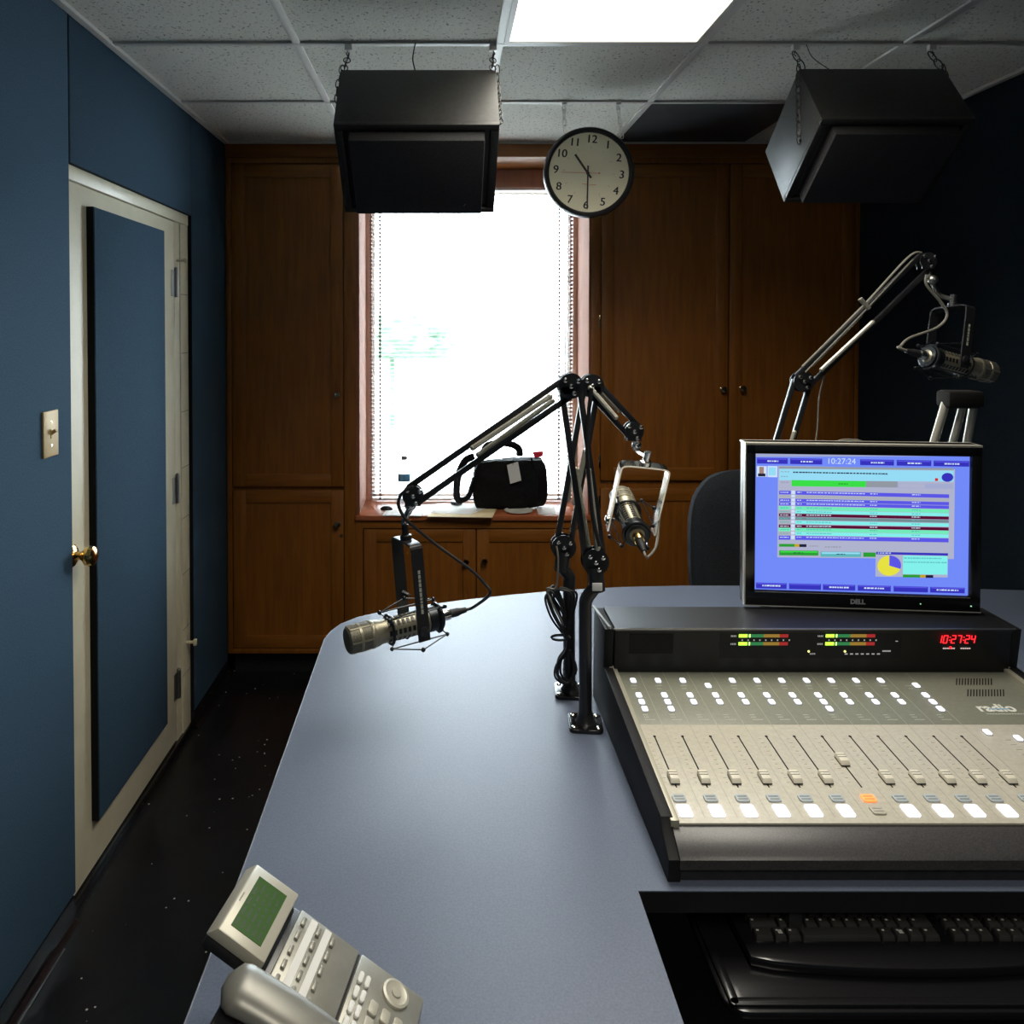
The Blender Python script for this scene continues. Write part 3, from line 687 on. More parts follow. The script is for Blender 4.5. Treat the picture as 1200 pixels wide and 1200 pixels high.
# vents
for j in range(13):
    for xs_, ya_, yb_ in ((1.016, 1.549, 1.573), (1.012, 1.509, 1.533)):
        xx = xs_+.0058*j; ya2, yb2 = pl_(0,ya_)[1], pl_(0,yb_)[1]; sh = .68*(yb2-ya2)
        b.m(4).hexa([(xx,ya2,-.0002),(xx+.0026,ya2,-.0002),(xx+.0026+sh,yb2,-.0002),(xx+sh,yb2,-.0002),(xx,ya2,.0003),(xx+.0026,ya2,.0003),(xx+.0026+sh,yb2,.0003),(xx+sh,yb2,.0003)])
b.build('control_surface', [alum_pan, olive_pan, alum_line, print_grey, gap], con)
b = MB(); b.M = PM; yl = pl_(0, 1.462)[1]
b.m(0).text('radio', .034, Matrix.Translation((1.003, yl+.006, .0006)), .0004, bold=.0010, align='LEFT'); b.m(1).box((1.024, yl+.0015, .0011), (1.062, yl+.0050, .0013))
for j in range(16): b.m(2).box((1.010+.0052*j, yl-.013, 0), (1.0136+.0052*j, yl-.0095, .0002))
b.build('logo', [mat('logo_white', (.75,.74,.66), .5), mat('logo_blue', (.25,.42,.55), .5), alum_line], con)
# small lit buttons
def small_btn():
    b = MB(); b.M = PM; b.m(1).prism(rrect(-.0062,-.0082,.0062,.0082,.003), .0010, Matrix.Translation((0,0,0))); b.m(0).prism(rrect(-.0054,-.0074,.0054,.0074,.0028), .0028, Matrix.Translation((0,0,.0006)), bevel=.0006)
    return b
proto = small_btn().build('lit_button', [led_w, halo], con)
pts = []
for k, x in enumerate(CH):
    if k in (3,): pts += [(x, 1.544)]
    elif k == 11: pts += [(x+.016*0+.016-.0, 1.5451)]
    else: pts += [(x+.005, 1.5625)]
    three = k in (0, 1, 7, 11)
    for j in range(3 if three else 2): pts.append((x+.0035+(.010 if k == 11 else 0), 1.5105-.0228*j))
pts += [(.9709, 1.3926), (1.0134, 1.3753)]
base = PM @ V((0,0,0))
for i, (x, Y) in enumerate(pts):
    lx, ly = pl_(x, Y); d = PM.to_3x3() @ V((lx, ly, 0))
    if i == 0: proto.location = proto.location + d; first = d
    else: dup(proto, con, d-first)
# faders
Mc = PM
b = MB(); b.M = PM
b.m(0).hexa([(-.0078,-.013,.003),(.0078,-.013,.003),(.0078,.013,.003),(-.0078,.013,.003),(-.0070,-.0085,.0095),(.0070,-.0085,.0095),(.0072,.0115,.0105),(-.0072,.0115,.0105)], .0008)
b.m(1).box((-.0071,-.0006,.0098), (.0071,.0006,.0106)); b.box((-.0071,.0050,.0099), (.0071,.0058,.0108)); b.m(2).box((-.0012,-.004,0), (.0012,.004,.004)); b.m(2).box((-.0072,-.0125,.0008), (.0072,.0120,.0032))  # black stem, plus a black base standing in for the cap's shadow
fp = b.build('fader', [cap_m, cap_side, blk], con); first = None
for k, x in enumerate(CH):
    lx, ly = pl_(x, 1.312 if k == 6 else 1.2672); d = PM.to_3x3() @ V((lx, ly, 0))
    if k == 0: fp.location += d; first = d
    else: dup(fp, con, d-first)
# channel on / off buttons
def big_btn(mats, y0, y1, lines):
    b = MB(); b.M = PM; b.m(0).prism(rrect(-.0105, y0, .0105, y1, .004), .0030, Matrix.Translation((0,0,0)), bevel=.0006)
    for yy in lines: b.m(1).box((-.0075, yy-.0006, .0030), (.0075, yy+.0006, .0033))
    return b
g_off = big_btn(None, .0445, .0605, (.049, .055)).build('off_button', [btn_off, btn_slot], con)
g_on = big_btn(None, .0115, .0375, (.030,)).build('on_button', [led_w, led_wp], con)
r_on = big_btn(None, .0445, .0605, (.049, .055)).build('off_button', [led_r, led_r2], con); r_on['label'] = 'button glowing orange'
w_off = big_btn(None, .0165, .0345, (.022, .028)).build('on_button', [alum_pan, print_grey], con); w_off['label'] = 'unlit on button'
f0 = None
for k, x in enumerate(CH):
    d = PM.to_3x3() @ V((x-.004, 0, 0))
    if k == 6: r_on.location += d; w_off.location += d
    elif k == 0: g_off.location += d; g_on.location += d; f0 = d
    else: dup(g_off, con, d-f0); dup(g_on, con, d-f0)
for x in (CH[-1]+.0497, CH[-1]+2*.0497, CH[-1]+3*.0497):
    d = PM.to_3x3() @ V((x-.004, 0, 0)); dup(g_off, con, d-f0); dup(g_on, con, d-f0)
# meter bridge
b = MB(); p = [(1.598, .830), (1.588, .928), (1.584, .934), (1.588, .938), (1.706, .940), (1.71, ZD+.001), (1.60, ZD+.001)]
b.m(0).prism(p, X1-X0-.002, Matrix(((0,0,1,X0+.001),(1,0,0,0),(0,1,0,0),(0,0,0,1))), bevel=.0006)
b.build('meter_bridge', mat('bridge_black', (.012,.012,.013), .5, spec=.35), con)
b = MB(); b.box((X0-.003, 1.5815, .9375), (X1+.003, 1.5845, .9400)); b.bar((X0-.021, 1.714, .939), (X0-.010, 1.590, .939), .005, .004); b.build('bright_edge', steel, con)
BM = Matrix.Translation((0, 1.598, .845)) @ Matrix.Rotation(math.radians(90)-math.atan(.0102/.098)*-1, 4, 'X')
# bridge face frame: local x right, y up the face, z toward the viewer
fy = V((0, -.0102, .098)).normalized(); fx = V((1,0,0)); fz = fx.cross(fy)
BM = Matrix((fx, fy, fz)).transposed().to_4x4(); BM.translation = V((0, 1.5965, .845))
b = MB(); b.M = BM; b.m(0).box((.375, .040, 0), (.465, .082, .0006)); b.m(1).box((.560, .030, 0), (.93, .088, .0005)); b.build('display_window', [mat('smoked_window', (.002,.002,.002), .4, spec=.2), mat('meter_backing', (.005,.005,.006), .45, spec=.3)], con)
gb, gd, ad, rd, br, wp = em('meter_green_bright', (.45,1,.05), 1.6), em('meter_green_dim', (.02,.16,.05), 1.), em('meter_amber_dim', (.24,.14,.02), 1.), em('meter_red_dim', (.28,.015,.015), 1.), em('meter_green_peak', (.6,1,.2), 1.8), em('panel_print_white', (.35,.35,.33), .8)
for xs, nm in ((.598, 'level_meter'), (.775, 'level_meter')):
    b = MB(); b.M = BM; L = .098
    for yy in (.058, .075):
        for j in range(34):
            u = j/33; mi = 0 if u < .16 else (4 if .19 < u < .235 else (1 if u < .5 else (2 if u < .84 else 3)))
            b.m(mi).box((xs+u*L, yy, .0006), (xs+u*L+.0026, yy+.0068, .0012))
        for j in range(4): b.m(5).box((xs-.016+.003*j, yy+.001, .0006), (xs-.0145+.003*j, yy+.0045, .0010))
    for j in range(9): b.m(5).box((xs+.012*j+.006, .0675, .0006), (xs+.012*j+.0085, .0705, .0010))
    for j in range(7): b.m(5).box((xs+.038+.0036*j, .0865, .0006), (xs+.041+.0036*j, .0890, .0010))
    b.build(nm, [gb, gd, ad, rd, br, wp], con)
b = MB(); b.M = BM
for x in (.742, .816):
    q = MB(); q.M = BM; q.cyl((x, .045, 0), (x, .045, .002), .0022, n=10); q.build('indicator_light', em('indicator_yellow', (1,1,.3), 1.2), con)
for j in range(4): b.m(1).box((.745+.003*j, .038, .0006), (.7465+.003*j, .041, .0010))
for j in range(7): b.m(1).box((.816+.011*j, .038, .0006), (.822+.011*j, .0405, .0010))
for j in range(5): b.m(1).box((.893+.0035*j, .044, .0006), (.8955+.0035*j, .047, .0010))
b.m(1).box((.918, .066, .0006), (.923, .0675, .0010)); b.build('bridge_print', [wp, wp], con)
# LED clock 10:27:24
SEG = {'0':'abcdef','1':'bc','2':'abged','3':'abgcd','4':'fgbc','5':'afgcd','6':'afgedc','7':'abc','8':'abcdefg','9':'abfgcd'}
b = MB(); b.M = BM; x = 1.003; hh, ww, tk, sk = .0080, .0074, .0019, .12
def sg(x, y, a, c_):
    (xa, ya), (xb, yb) = a, c_; b.bar((x+xa+sk*ya, y+ya, .0010), (x+xb+sk*yb, y+yb, .0010), tk, .0008, up=(0,0,1))
for ch in '10:27:24':
    if ch == ':':
        for yy in (.006, .0125): b.box((x-.0005+sk*yy, .063+yy-.001, .0006), (x+.0016+sk*yy, .063+yy+.001, .0014))
        x += .0045; continue
    P = {'a':((0,2*hh),(ww,2*hh)),'b':((ww,hh),(ww,2*hh)),'c':((ww,0),(ww,hh)),'d':((0,0),(ww,0)),'e':((0,0),(0,hh)),'f':((0,hh),(0,2*hh)),'g':((0,hh),(ww,hh))}
    for s_ in SEG[ch]: sg(x, .063, *P[s_])
    x += ww+.0044
b.mi = 1
for j in range(6): b.box((1.016+.0042*j, .050, .0006), (1.0190+.0042*j, .0525, .0010))
for j in range(5): b.box((1.052+.0042*j, .050, .0006), (1.0550+.0042*j, .0525, .0010))
b.m(0).cyl((1.031, .053, .0004), (1.031, .053, .0016), .0028, n=10)
b.build('led_clock', [seg_red, em('clock_caption', (.7,.55,.5), .8)], con)

# ------------------------------------------------------------------ monitor
mL, mR = aty(873.5, 518, 1.70), aty(1150.5, 522, 1.655)
zt, zb = 1.302, .9465
fx = V((mR.x-mL.x, mR.y-mL.y, 0)); MW = fx.length; fx.normalize(); fy = V((0, 0, 1)); fz = fx.cross(fy); MH = zt-zb
MM = Matrix((fx, fy, fz)).transposed().to_4x4(); MM.translation = V((mL.x, mL.y, zb))
mon = thing('monitor', (.95, 1.82, ZD), 'widescreen computer monitor with a lit blue screen behind the console', 'monitor')
b = MB(); b.M = MM
b.m(1).box((0,0,-.040), (MW, MH, -.006), .004); b.m(0)
bz = .0215
b.box((0,0,-.010), (MW, .034, .004), .002); b.box((0, MH-.024, -.010), (MW, MH-.0045, .004), .001); b.box((0,.03,-.010), (bz, MH-.0045, .004), .002); b.box((MW-bz,.03,-.010), (MW, MH-.0045, .004), .002)
b.m(2).box((-.0005, MH-.005, -.044), (MW+.0005, MH, .004), .001); b.m(2).box((0, .0, -.006), (MW, .0018, .0046)); b.box((-.001, 0, -.01), (.0012, MH, .0044))
b.box((bz, .0310, .0035), (MW-bz, .0318, .0045))
b.build('frame', [blk_gloss, blk_sat, mat('monitor_silver', (.50,.48,.42), .35, metal=.3)], mon)
b = MB(); b.M = MM; b.m(0).text('DELL', .0135, Matrix.Translation((MW*.485, .0155, .0044)), .0003, bold=.0007)
b.m(1).cyl((MW*.75, .0155, .004), (MW*.75, .0155, .0048), .0012, n=8); b.cyl((MW*.96, .014, .004), (MW*.96, .014, .0048), .0014, n=8)
b.build('logo', [mat('badge_silver', (.65,.65,.66), .3, metal=.6), em('power_led', (.4,.8,.5), 1)], mon)
b = MB(); b.M = MM; b.box((MW/2-.10, .08, -.058), (MW/2+.10, MH-.07, -.038), .006); b.box((MW/2-.035, -.10, -.092), (MW/2+.035, .18, -.058), .004)
b.build('neck', blk_sat, mon)
MB().box((.82, 1.74, ZD), (1.03, 1.90, ZD+.014), .004).bar((.885,1.755,ZD+.012),(.885,1.755,ZD+.03),.05,.02).build('foot', blk_sat, mon)
# screen picture, measured in a x4 enlargement
sx0, sx1, sy0, sy1 = bz, MW-bz, .034, MH-.024
def suv(x, y):
    u = (x-97)/1008.; top = 82+18*u; bot = 740+52*u
    return (sx0+(sx1-sx0)*min(max(u,0),1), sy1-(sy1-sy0)*min(max((y-top)/(bot-top),0),1))
SC = {'bg':(.16,.25,.93),'navy':(.035,.03,.50),'pale':(.42,.44,.60),'sky':(.30,.70,.90),'green':(.04,.72,.06),'grey':(.28,.31,.36),'row_blue':(.10,.09,.78),'row_mint':(.16,.82,.48),'row_aqua':(.22,.86,.82),'row_grey':(.40,.42,.48),'row_wine':(.10,.0,.03),'row_dark':(.16,.25,.27),'btn_green':(.02,.33,.03),'btn_teal':(.10,.45,.48),'yellow':(.78,.74,.05),'black':(.01,.01,.04),'red':(.7,.02,.02),'white':(.62,.75,.95),'skin':(.35,.22,.18),'amber':(.55,.35,.02),'panel':(.36,.40,.62),'rowlab':(.2,.2,.62)}
keys = list(SC); smats = [em('screen_'+k, SC[k], SCREEN) for k in keys]
b = MB(); b.M = MM; zl = [0.0]
def sq(k, x0, y0, x1, y1, lift=1, pts=None):
    z = -.004+.0001*lift
    P = [suv(x0,y0), suv(x0,y1), suv(x1,y1), suv(x1,y0)]
    b.m(keys.index(k)).quad([(p[0], p[1], z) for p in P])
def sl_(x, y): return y+ (x-97)*.0
sk = lambda x: 18+0*x
def dash(k, x0, x1, y, h=5, lift=6, seed=0, grow=.022):
    r = random.Random(int(x0*7+y)); x = x0
    while x < x1:
        wv = r.uniform(5, 15); ya = y+(x-x0)*grow; sq(k, x, ya, min(x+wv, x1), ya+h, lift); x += wv+r.uniform(2,5)
# background: gradients are not used, only flat picture areas
b.m(0); P = [(sx0,sy0,-.0041),(sx1,sy0,-.0041),(sx1,sy1,-.0041),(sx0,sy1,-.0041)]; b.quad(P)
sq('panel', 97, 82, 1110, 100, 1)
def slanted(k, x0, y0, x1, h, lift, g=.024):   # band whose top edge falls to the right in the enlargement
    z = -.004+.0001*lift; A = suv(x0, y0); B = suv(x0, y0+h); C = suv(x1, y0+h+(x1-x0)*g); D = suv(x1, y0+(x1-x0)*g)
    b.m(keys.index(k)).quad([(A[0],A[1],z),(B[0],B[1],z),(C[0],C[1],z),(D[0],D[1],z)])
for x0, x1 in ((107,254),(266,418),(597,755),(768,928),(939,1103)):
    slanted('navy', x0, 104+(x0-107)*.02, x1, 28, 2, .02); slanted('row_blue', x0+4, 107+(x0-107)*.02, x1-4, 5, 3, .02); dash('white', x0+50, x1-45, 117+(x0-107)*.02, 7, 4)
for i, (x0, x1) in enumerate(((107,254),(266,418),(427,580),(592,747),(760,920),(930,1090))):
    slanted('navy', x0, 708+(x0-107)*.046, x1, 28, 2, .046); slanted('row_blue', x0+4, 710+(x0-107)*.046, x1-4, 5, 3, .046)
    if i in (0, 2, 3, 5): dash('white', x0+30, x1-30, 720+(x0-107)*.046, 7, 4, grow=.046)
slanted('white', 106, 144, 154, 52, 2); slanted('skin', 118, 148, 140, 34, 3); slanted('black', 112, 180, 148, 14, 4)
slanted('white', 158, 144, 205, 54, 2); slanted('sky', 163, 150, 198, 40, 3)
slanted('pale', 208, 143, 1038, 445, 2, .026); slanted('grey', 212, 147, 1032, 10, 3, .014)
slanted('sky', 214, 158, 1032, 55, 3, .016)
dash('grey', 222, 262, 170, 4); dash('grey', 222, 255, 193, 4); dash('black', 280, 725, 172, 6, grow=.024); dash('grey', 222, 262, 221, 4)
slanted('green', 273, 213, 625, 30, 4, .02); slanted('grey', 625, 220, 773, 30, 4, .02); slanted('panel', 775, 232, 1030, 24, 4, .02); slanted('pale', 780, 235, 900, 18, 5, .02); dash('btn_green', 495, 540, 230, 6)
sq('red', 946, 208, 960, 222, 5)
rows_ = [('row_blue',264,18),('row_grey',285,14),('row_blue',302,16),('row_blue',320,16),('row_mint',339,17),('row_aqua',358,15),('row_wine',374,15),('row_dark',391,14),('row_aqua',408,16),('row_wine',428,15),('row_mint',444,17),('row_aqua',463,16),('row_blue',482,20)]
for k, y, h in rows_:
    slanted(k, 293, y+2, 1012, h, 4, .031); slanted(k if k != 'row_aqua' else 'row_grey', 214, y, 270, h, 4, .02); slanted('white', 273, y, 290, h-2, 4, .02)
    if k != 'row_grey':
        c = 'white' if k in ('row_blue','row_wine') else 'btn_teal'
        dash(c, 300, 322, y+7, 4, 6, grow=.031); dash(c, 345, 465 if k != 'row_blue' else 620, y+8, 4, 6, grow=.031); dash(c, 645, 680, y+17, 4, 6, grow=.031); dash(c, 840, 880, y+23, 4, 6, grow=.031); dash(c, 220, 262, y+6, 4, 6)
slanted('btn_green', 216, 522, 290, 14, 4); slanted('amber', 290, 524, 313, 14, 4); slanted('black', 313, 525, 347, 14, 4); dash('grey', 360, 405, 533, 4); slanted('pale', 420, 528, 560, 22, 4); dash('grey', 435, 510, 538, 5)
slanted('btn_green', 217, 554, 404, 24, 4); slanted('green', 222, 557, 400, 7, 5); slanted('btn_teal', 414, 563, 606, 25, 4); slanted('sky', 420, 566, 600, 8, 5); slanted('btn_green', 616, 570, 690, 22, 4); dash('black', 490, 530, 575, 4); dash('black', 285, 330, 565, 4)
slanted('pale', 674, 568, 1010, 122, 6, .03); slanted('navy', 676, 568, 1010, 12, 7, .036); dash('white', 684, 745, 572, 4, 8)
slanted('row_aqua', 802, 588, 1008, 92, 7, .03); dash('btn_teal', 806, 980, 598, 5, 8, grow=.03); dash('btn_teal', 806, 1004, 618, 5, 8, grow=.03)
slanted('btn_green', 802, 682, 882, 14, 8, .03); slanted('amber', 882, 685, 908, 14, 8, .03); slanted('black', 908, 686, 943, 14, 8, .03)
def disc(k, cx, cy, rx, ry, a0, a1, lift, n=28):
    z = -.004+.0001*lift; c = suv(cx, cy); q = []
    for i in range(n+1):
        a = a0+(a1-a0)*i/n; p = suv(cx+rx*math.cos(a), cy+ry*math.sin(a)); q.append((p[0], p[1], z))
    for u, v in zip(q, q[1:]): b.m(keys.index(k)).quad([(c[0],c[1],z), u, v, ((c[0]+v[0])/2, (c[1]+v[1])/2, z)])
disc('yellow', 738, 637, 55, 50, 0, 2*PI, 8); disc('row_blue', 738, 637, 55, 50, -PI/2, .35, 9)
disc('navy', 1003, 204, 27, 22, 0, 2*PI, 7)
b.mi = keys.index('white'); c0 = suv(508, 124); b.text('10:27:24', .0175, Matrix.Translation((c0[0], c0[1], -.0035)), .0)
b.build('screen', smats, mon)

# ------------------------------------------------------------------ microphones and boom arms
def frame_of(z, up):
    z = V(z).normalized(); u = V(up); u = (u-z*u.dot(z)).normalized(); x = u.cross(z); return x, u, z
def microphone(root, tail, head, flip=1, yoke_top=None, chromey=False, yoke_h=.15, side=None):
    """large dynamic broadcast mic: head grille, ribbed body, shock mount and yoke"""
    A = (V(head)-V(tail)); L = A.length; A.normalize(); k = L/.205
    mic = thing('microphone', V(tail)+A*L*.5, root[0], 'microphone', 'broadcast microphones on boom arms')
    up = (V(yoke_top)-(V(tail)+A*L*.35)) if yoke_top is not None else V((0,0,1))
    x, u, z = frame_of(A, up)
    r = .0262
    b = MB()
    b.lathe([(.013,0),(.021,.006*k),(.0235,.014*k),(.0235,.135*k),(.026,.142*k),(.0262,.150*k)], tail, A, 32)
    b.build('body', mic_m, mic)
    b = MB()
    for j in range(9):
        for a in range(0, 360, 45):
            c = math.cos(d2r(a)); s_ = math.sin(d2r(a)); n_ = x*c+u*s_; p = V(tail)+A*(.040+.010*j)*k+n_*.0236
            b.bar(p-x.cross(n_)*0-A*.0028*k, p+A*.0028*k, .010, .0012, up=n_)
    b.build('vent_slots', mic_dark, mic)
    b = MB(); hp = V(tail)
    b.m(0).lathe([(.0262,.149*k),(.0275,.151*k),(.0275,.157*k),(.0262,.159*k)], hp, A, 32); b.m(0).lathe([(.0262,.176*k),(.0278,.177*k),(.0278,.182*k),(.0262,.183*k)], hp, A, 32)
    b.m(1).lathe([(.0260,.150*k),(.0265,.160*k),(.0268,.175*k),(.0268,.195*k),(.0262,.201*k),(.023,.2045*k),(.010,.205*k),(0,.205*k)], hp, A, 32)
    for a in range(0, 360, 60):
        n_ = x*math.cos(d2r(a))+u*math.sin(d2r(a)); b.m(0).bar(hp+A*.150*k+n_*.0265, hp+A*.200*k+n_*.0268, .0030, .0022, up=n_)
    b.build('head_grille', [mic_m, mic_g], mic)
    b = MB(); b.m(0).lathe([(.0105,-.020),(.0115,-.018),(.0115,.004)], tail, A, 20); b.m(1).lathe([(.0055,-.058),(.0068,-.045),(.0088,-.038),(.0088,-.019)], tail, A, 18)
    b.build('cable_plug', [chrome if not chromey else brass, blk_rub], mic)
    # shock mount: cage rings + elastic wires
    sm = MB(); c1 = V(tail)+A*.010*k; c2 = V(tail)+A*.115*k; cm_ = (c1+c2)/2
    for c in (c1, c2): sm.tube([c+ .0285*(x*math.cos(t)+u*math.sin(t)) for t in [2*PI*j/20 for j in range(20)]], .0032, 6, closed=True)
    sm.lathe([(.0245,0),(.0255,.001),(.0255,.03),(.0245,.031)], V(tail)+A*.002, A, 24)
    R = .058
    crn = []
    for a in (45, 135, 225, 315):
        n_ = x*math.cos(d2r(a))+u*math.sin(d2r(a)); p1 = c1+n_*.040-A*.008; p2 = c2+n_*.040+A*.008; pm = cm_+n_*R
        sm.tube([p1, p2], .0015, 6); sm.tube([p1, pm, p2], .0015, 6); sm.sphere(p1, .0045, n=8); sm.sphere(p2, .0045, n=8); sm.sphere(pm, .005, n=8); sm.tube([p1, c1+n_*.028], .0013, 5); sm.tube([p2, c2+n_*.028], .0013, 5)
        crn.append(pm)
    sm.build('shock_mount', wire_m, mic)
    # yoke: flat strip bent to an inverted U, legs either side of the mic
    H = yoke_h; W2 = .052; wd = .0125; yk = []
    for t in range(0, 13):
        a = PI*t/12
        yk.append((W2*math.copysign(abs(math.cos(a))**.35, math.cos(a)), H-.022+.022*abs(math.sin(a))**.35))
    path = [(W2, -.02)] + yk + [(-W2, -.02)]
    b = MB(); yc = cm_; tkn = .0018
    for (xa, ya), (xb, yb) in zip(path, path[1:]):
        pa = yc+x*xa+u*ya; pb = yc+x*xb+u*yb
        if (pb-pa).length < 1e-5: continue
        nn = (pb-pa).normalized().cross(A)
        b.hexa([pa-A*wd-nn*tkn, pa+A*wd-nn*tkn, pa+A*wd+nn*tkn, pa-A*wd+nn*tkn, pb-A*wd-nn*tkn, pb+A*wd-nn*tkn, pb+A*wd+nn*tkn, pb-A*wd+nn*tkn])
    b.build('yoke', root[1], mic)
    b = MB(); tp = yc+u*(H+.002); b.lathe([(.012,0),(.012,.008),(.007,.010),(.007,.030)], tp, u, 16)
    b.build('swivel', chrome if chromey else blk_sat, mic)
    for s_ in (-1, 1):
        b = MB(); b.lathe([(.010,0),(.010,.006),(.005,.008)], yc+x*s_*W2, x*s_, 12); b.build('yoke_knob', blk_sat if not chromey else chrome, mic)
    if not chromey:
        sx_ = 1 if x.y < 0 else -1; b = MB(); o_ = yc+x*sx_*(W2+.0022); rd_ = random.Random(2); q_ = .035
        while q_ < H-.055: l_ = rd_.uniform(.004,.009); b.bar(o_+u*q_, o_+u*(q_+l_), .005, .0006, up=x); q_ += l_+.002
        b.build('yoke_print', alum_line, mic)
        b = MB(); p_ = yc-x*sx_*(W2-.004)+u*.055; b.bar(p_, p_-A*.018-u*.014, .004, .002, up=x); b.build('thumb_lever', chrome, mic)
    return mic, tp+u*.03, x, u, A

def boom(label, base, riser, J, E, T, sep=.030, spring_lo=True, silver_label=False, yaw=0, collar=None, plate=True, upsp=(.45,1.0), losp=(.0,.5), group='black boom arms'):
    t = thing('boom_arm', base, label, 'microphone arm', group)
    base = V(base); J, E, T = V(J), V(E), V(T)
    Mb = Matrix.Translation(base) @ Matrix.Rotation(yaw, 4, 'Z')
    b = MB(); b.M = Mb; b.prism(rrect(-.034, -.036, .034, .036, .010), .008, bevel=.0015); pb = b.build('base_plate', blk_gloss, t)
    for sx in (-1, 1):
        for sy in (-1, 1): MB().lathe([(.0052,0),(.0052,.0015),(.003,.0028),(0,.003)], Mb @ V((sx*.024, sy*.025, .008)), (0,0,1), 12).build('screw', chrome, pb)
    b = MB(); R = [V(p) for p in riser]
    b.lathe([(.021,.008),(.017,.014),(.0145,.03)], base, (0,0,1), 24); b.tube([base+V((0,0,.01))]+R, .0132, 16, smooth=5)
    b.build('riser', blk_sat, t)
    n = V((0,-1,0))
    def section(P, Q, name, sp):
        d = (Q-P).normalized(); s_ = d.cross(n).normalized(); b = MB()
        for k in (-1, 1): b.bar(P+s_*k*sep/2, Q+s_*k*sep/2, .0115, .0115, up=n, bevel=.0012)
        o = b.build(name, blk_sat, t)
        L = (Q-P).length
        for k, off in ((-1, -.013), (1, .013)):
            a0 = P+d*L*sp[0]+s_*k*sep*.20+n*off; a1 = P+d*L*sp[1]+s_*k*sep*.30+n*off
            sbm = MB(); 
            sbm.tube([a0+ (a1-a0)*(i/60.)+ .0 * s_ for i in range(61)], [.0052+.0006*(i % 2) for i in range(61)], 8)
            sbm.sphere(a0, .006, n=8); sbm.sphere(a1, .006, n=8)
            sbm.build('spring', spring_m, o)
        return s_
    section(J, E, 'lower_arm', losp); section(E, T, 'upper_arm', upsp)
    # brackets : two cheek plates with bolts
    def bracket(C, r, nm, dirs, sc=1.):
        b = MB()
        for off in (-.0115, .0095):
            c = V(C)+n*off
            pts = [c]
            b.m(0).lathe([(r,0),(r,.002)], c, -n if False else n, 24)
            for d in dirs:
                b.bar(c+n*.001, c+n*.001+V(d), r*1.5, .002, up=n)
        for k, (dx, dz) in enumerate(((.0,.0),(.014,.010),(-.012,.012),(.006,-.014))):
            p = V(C)+V((dx, 0, dz))*sc+n*.0135; b.m(1).lathe([(.0048,0),(.0048,.002),(.0028,.0035),(0,.0038)], p, n, 10)
        b.build(nm, [blk_sat, chrome], t)
    dj = (E-J).normalized(); du = (T-E).normalized()
    bracket(J, .027, 'base_joint', [-dj*.02]); bracket(E, .026, 'elbow', [du*.02, -dj*.015]); bracket(T, .021, 'tip_joint', [V((0,0,-.02))])
    b = MB(); b.cyl(R[-1]+V((0,0,-.012)), J+V((0,0,-.012)), .016, n=20)
    b.build('collar', blk_sat, t)
    return t
# A : front arm, carries the mic pointing left
YA = 1.575
pA = lambda x, y, dY=0: aty(x, y, YA+dY)
ta = boom('black boom arm on the nearest base plate, reaching left across the window', atz(686, 850, ZD), [pA(686,790), pA(686,720), pA(687,703), pA(694,692), pA(700,685)], pA(697,657), pA(668,452), pA(484,580), sep=.036, upsp=(.12,.60), losp=(.08,.52), yaw=-.1)
MB().box(pA(699,682)+V((-.012,-.020,-.012)), pA(699,682)+V((.008,-.017,.004)), .001).build('sticker', paper, ta)
micA, swA, xa, ua, Aa = microphone(('beige microphone pointing left in a black shock mount over the desk', blk_sat), aty(517, 722, 1.625), aty(406, 751, 1.535), yoke_top=aty(476, 612, 1.60), yoke_h=.172)
b = MB(); b.tube([swA-ua*.01, swA+ua*.008, pA(480,597), pA(481,590)], .0065, 8, smooth=4); b.sphere(pA(481,592), .012, n=12); b.build('tip_swivel', chrome, ta)
b = MB(); c0 = V(wloc(micA)); tailA = aty(517,722,1.625); plug = tailA-Aa*.056
b.tube([pA(484,570,-.03), pA(471,578,-.03), pA(467,592,-.03), pA(475,608,-.03), pA(486,618,-.02), pA(508,636), pA(530,652), pA(552,668), pA(568,684), pA(574,696), plug+V((.018,0,.006)), plug], .0032, 8, smooth=6)
tag(b.build('microphone_cable', blk_rub, loc=pA(530,652)), 'black cable drooping from the left boom arm to the mic', 'cable', None)
# B : rear arm, carries the mic in the chrome yoke
YBm = 1.715; pB = lambda x, y, dY=0: aty(x, y, YBm+dY)
tb = boom('black boom arm on the rear base plate, reaching right to the chrome yoke', atz(668, 812, ZD), [pB(667,770), pB(667,690), pB(667,676), pB(661,668), pB(658,662)], pB(660,640), pB(693,452), pB(742,505), sep=.030, upsp=(.0,.62), losp=(.28,.60), yaw=-.1, group='black boom arms')
micB, swB, xb, ub, Ab = microphone(('beige microphone hanging in a chrome yoke right of the window', chrome), aty(747, 628, 1.66), aty(727, 580, 1.82), yoke_top=aty(745, 530, 1.74), yoke_h=.142, chromey=True)
b = MB(); b.tube([swB-ub*.012, aty(746,527,1.74), pB(744,515), pB(743,505)], .006, 8, smooth=4); b.sphere(aty(746,522,1.73), .011, n=12); b.build('tip_swivel', chrome, tb)
plugB = aty(747,628,1.66)-Ab*.054
b = MB(); b.tube([plugB, plugB-Ab*.02, aty(760,652,1.62), aty(769,640,1.65), aty(772,615,1.69), aty(774,590,1.71)], .0026, 8, smooth=6)
tag(b.build('microphone_cable', cable_g, loc=plugB), 'short grey cable looping up beside the chrome mic yoke', 'cable')
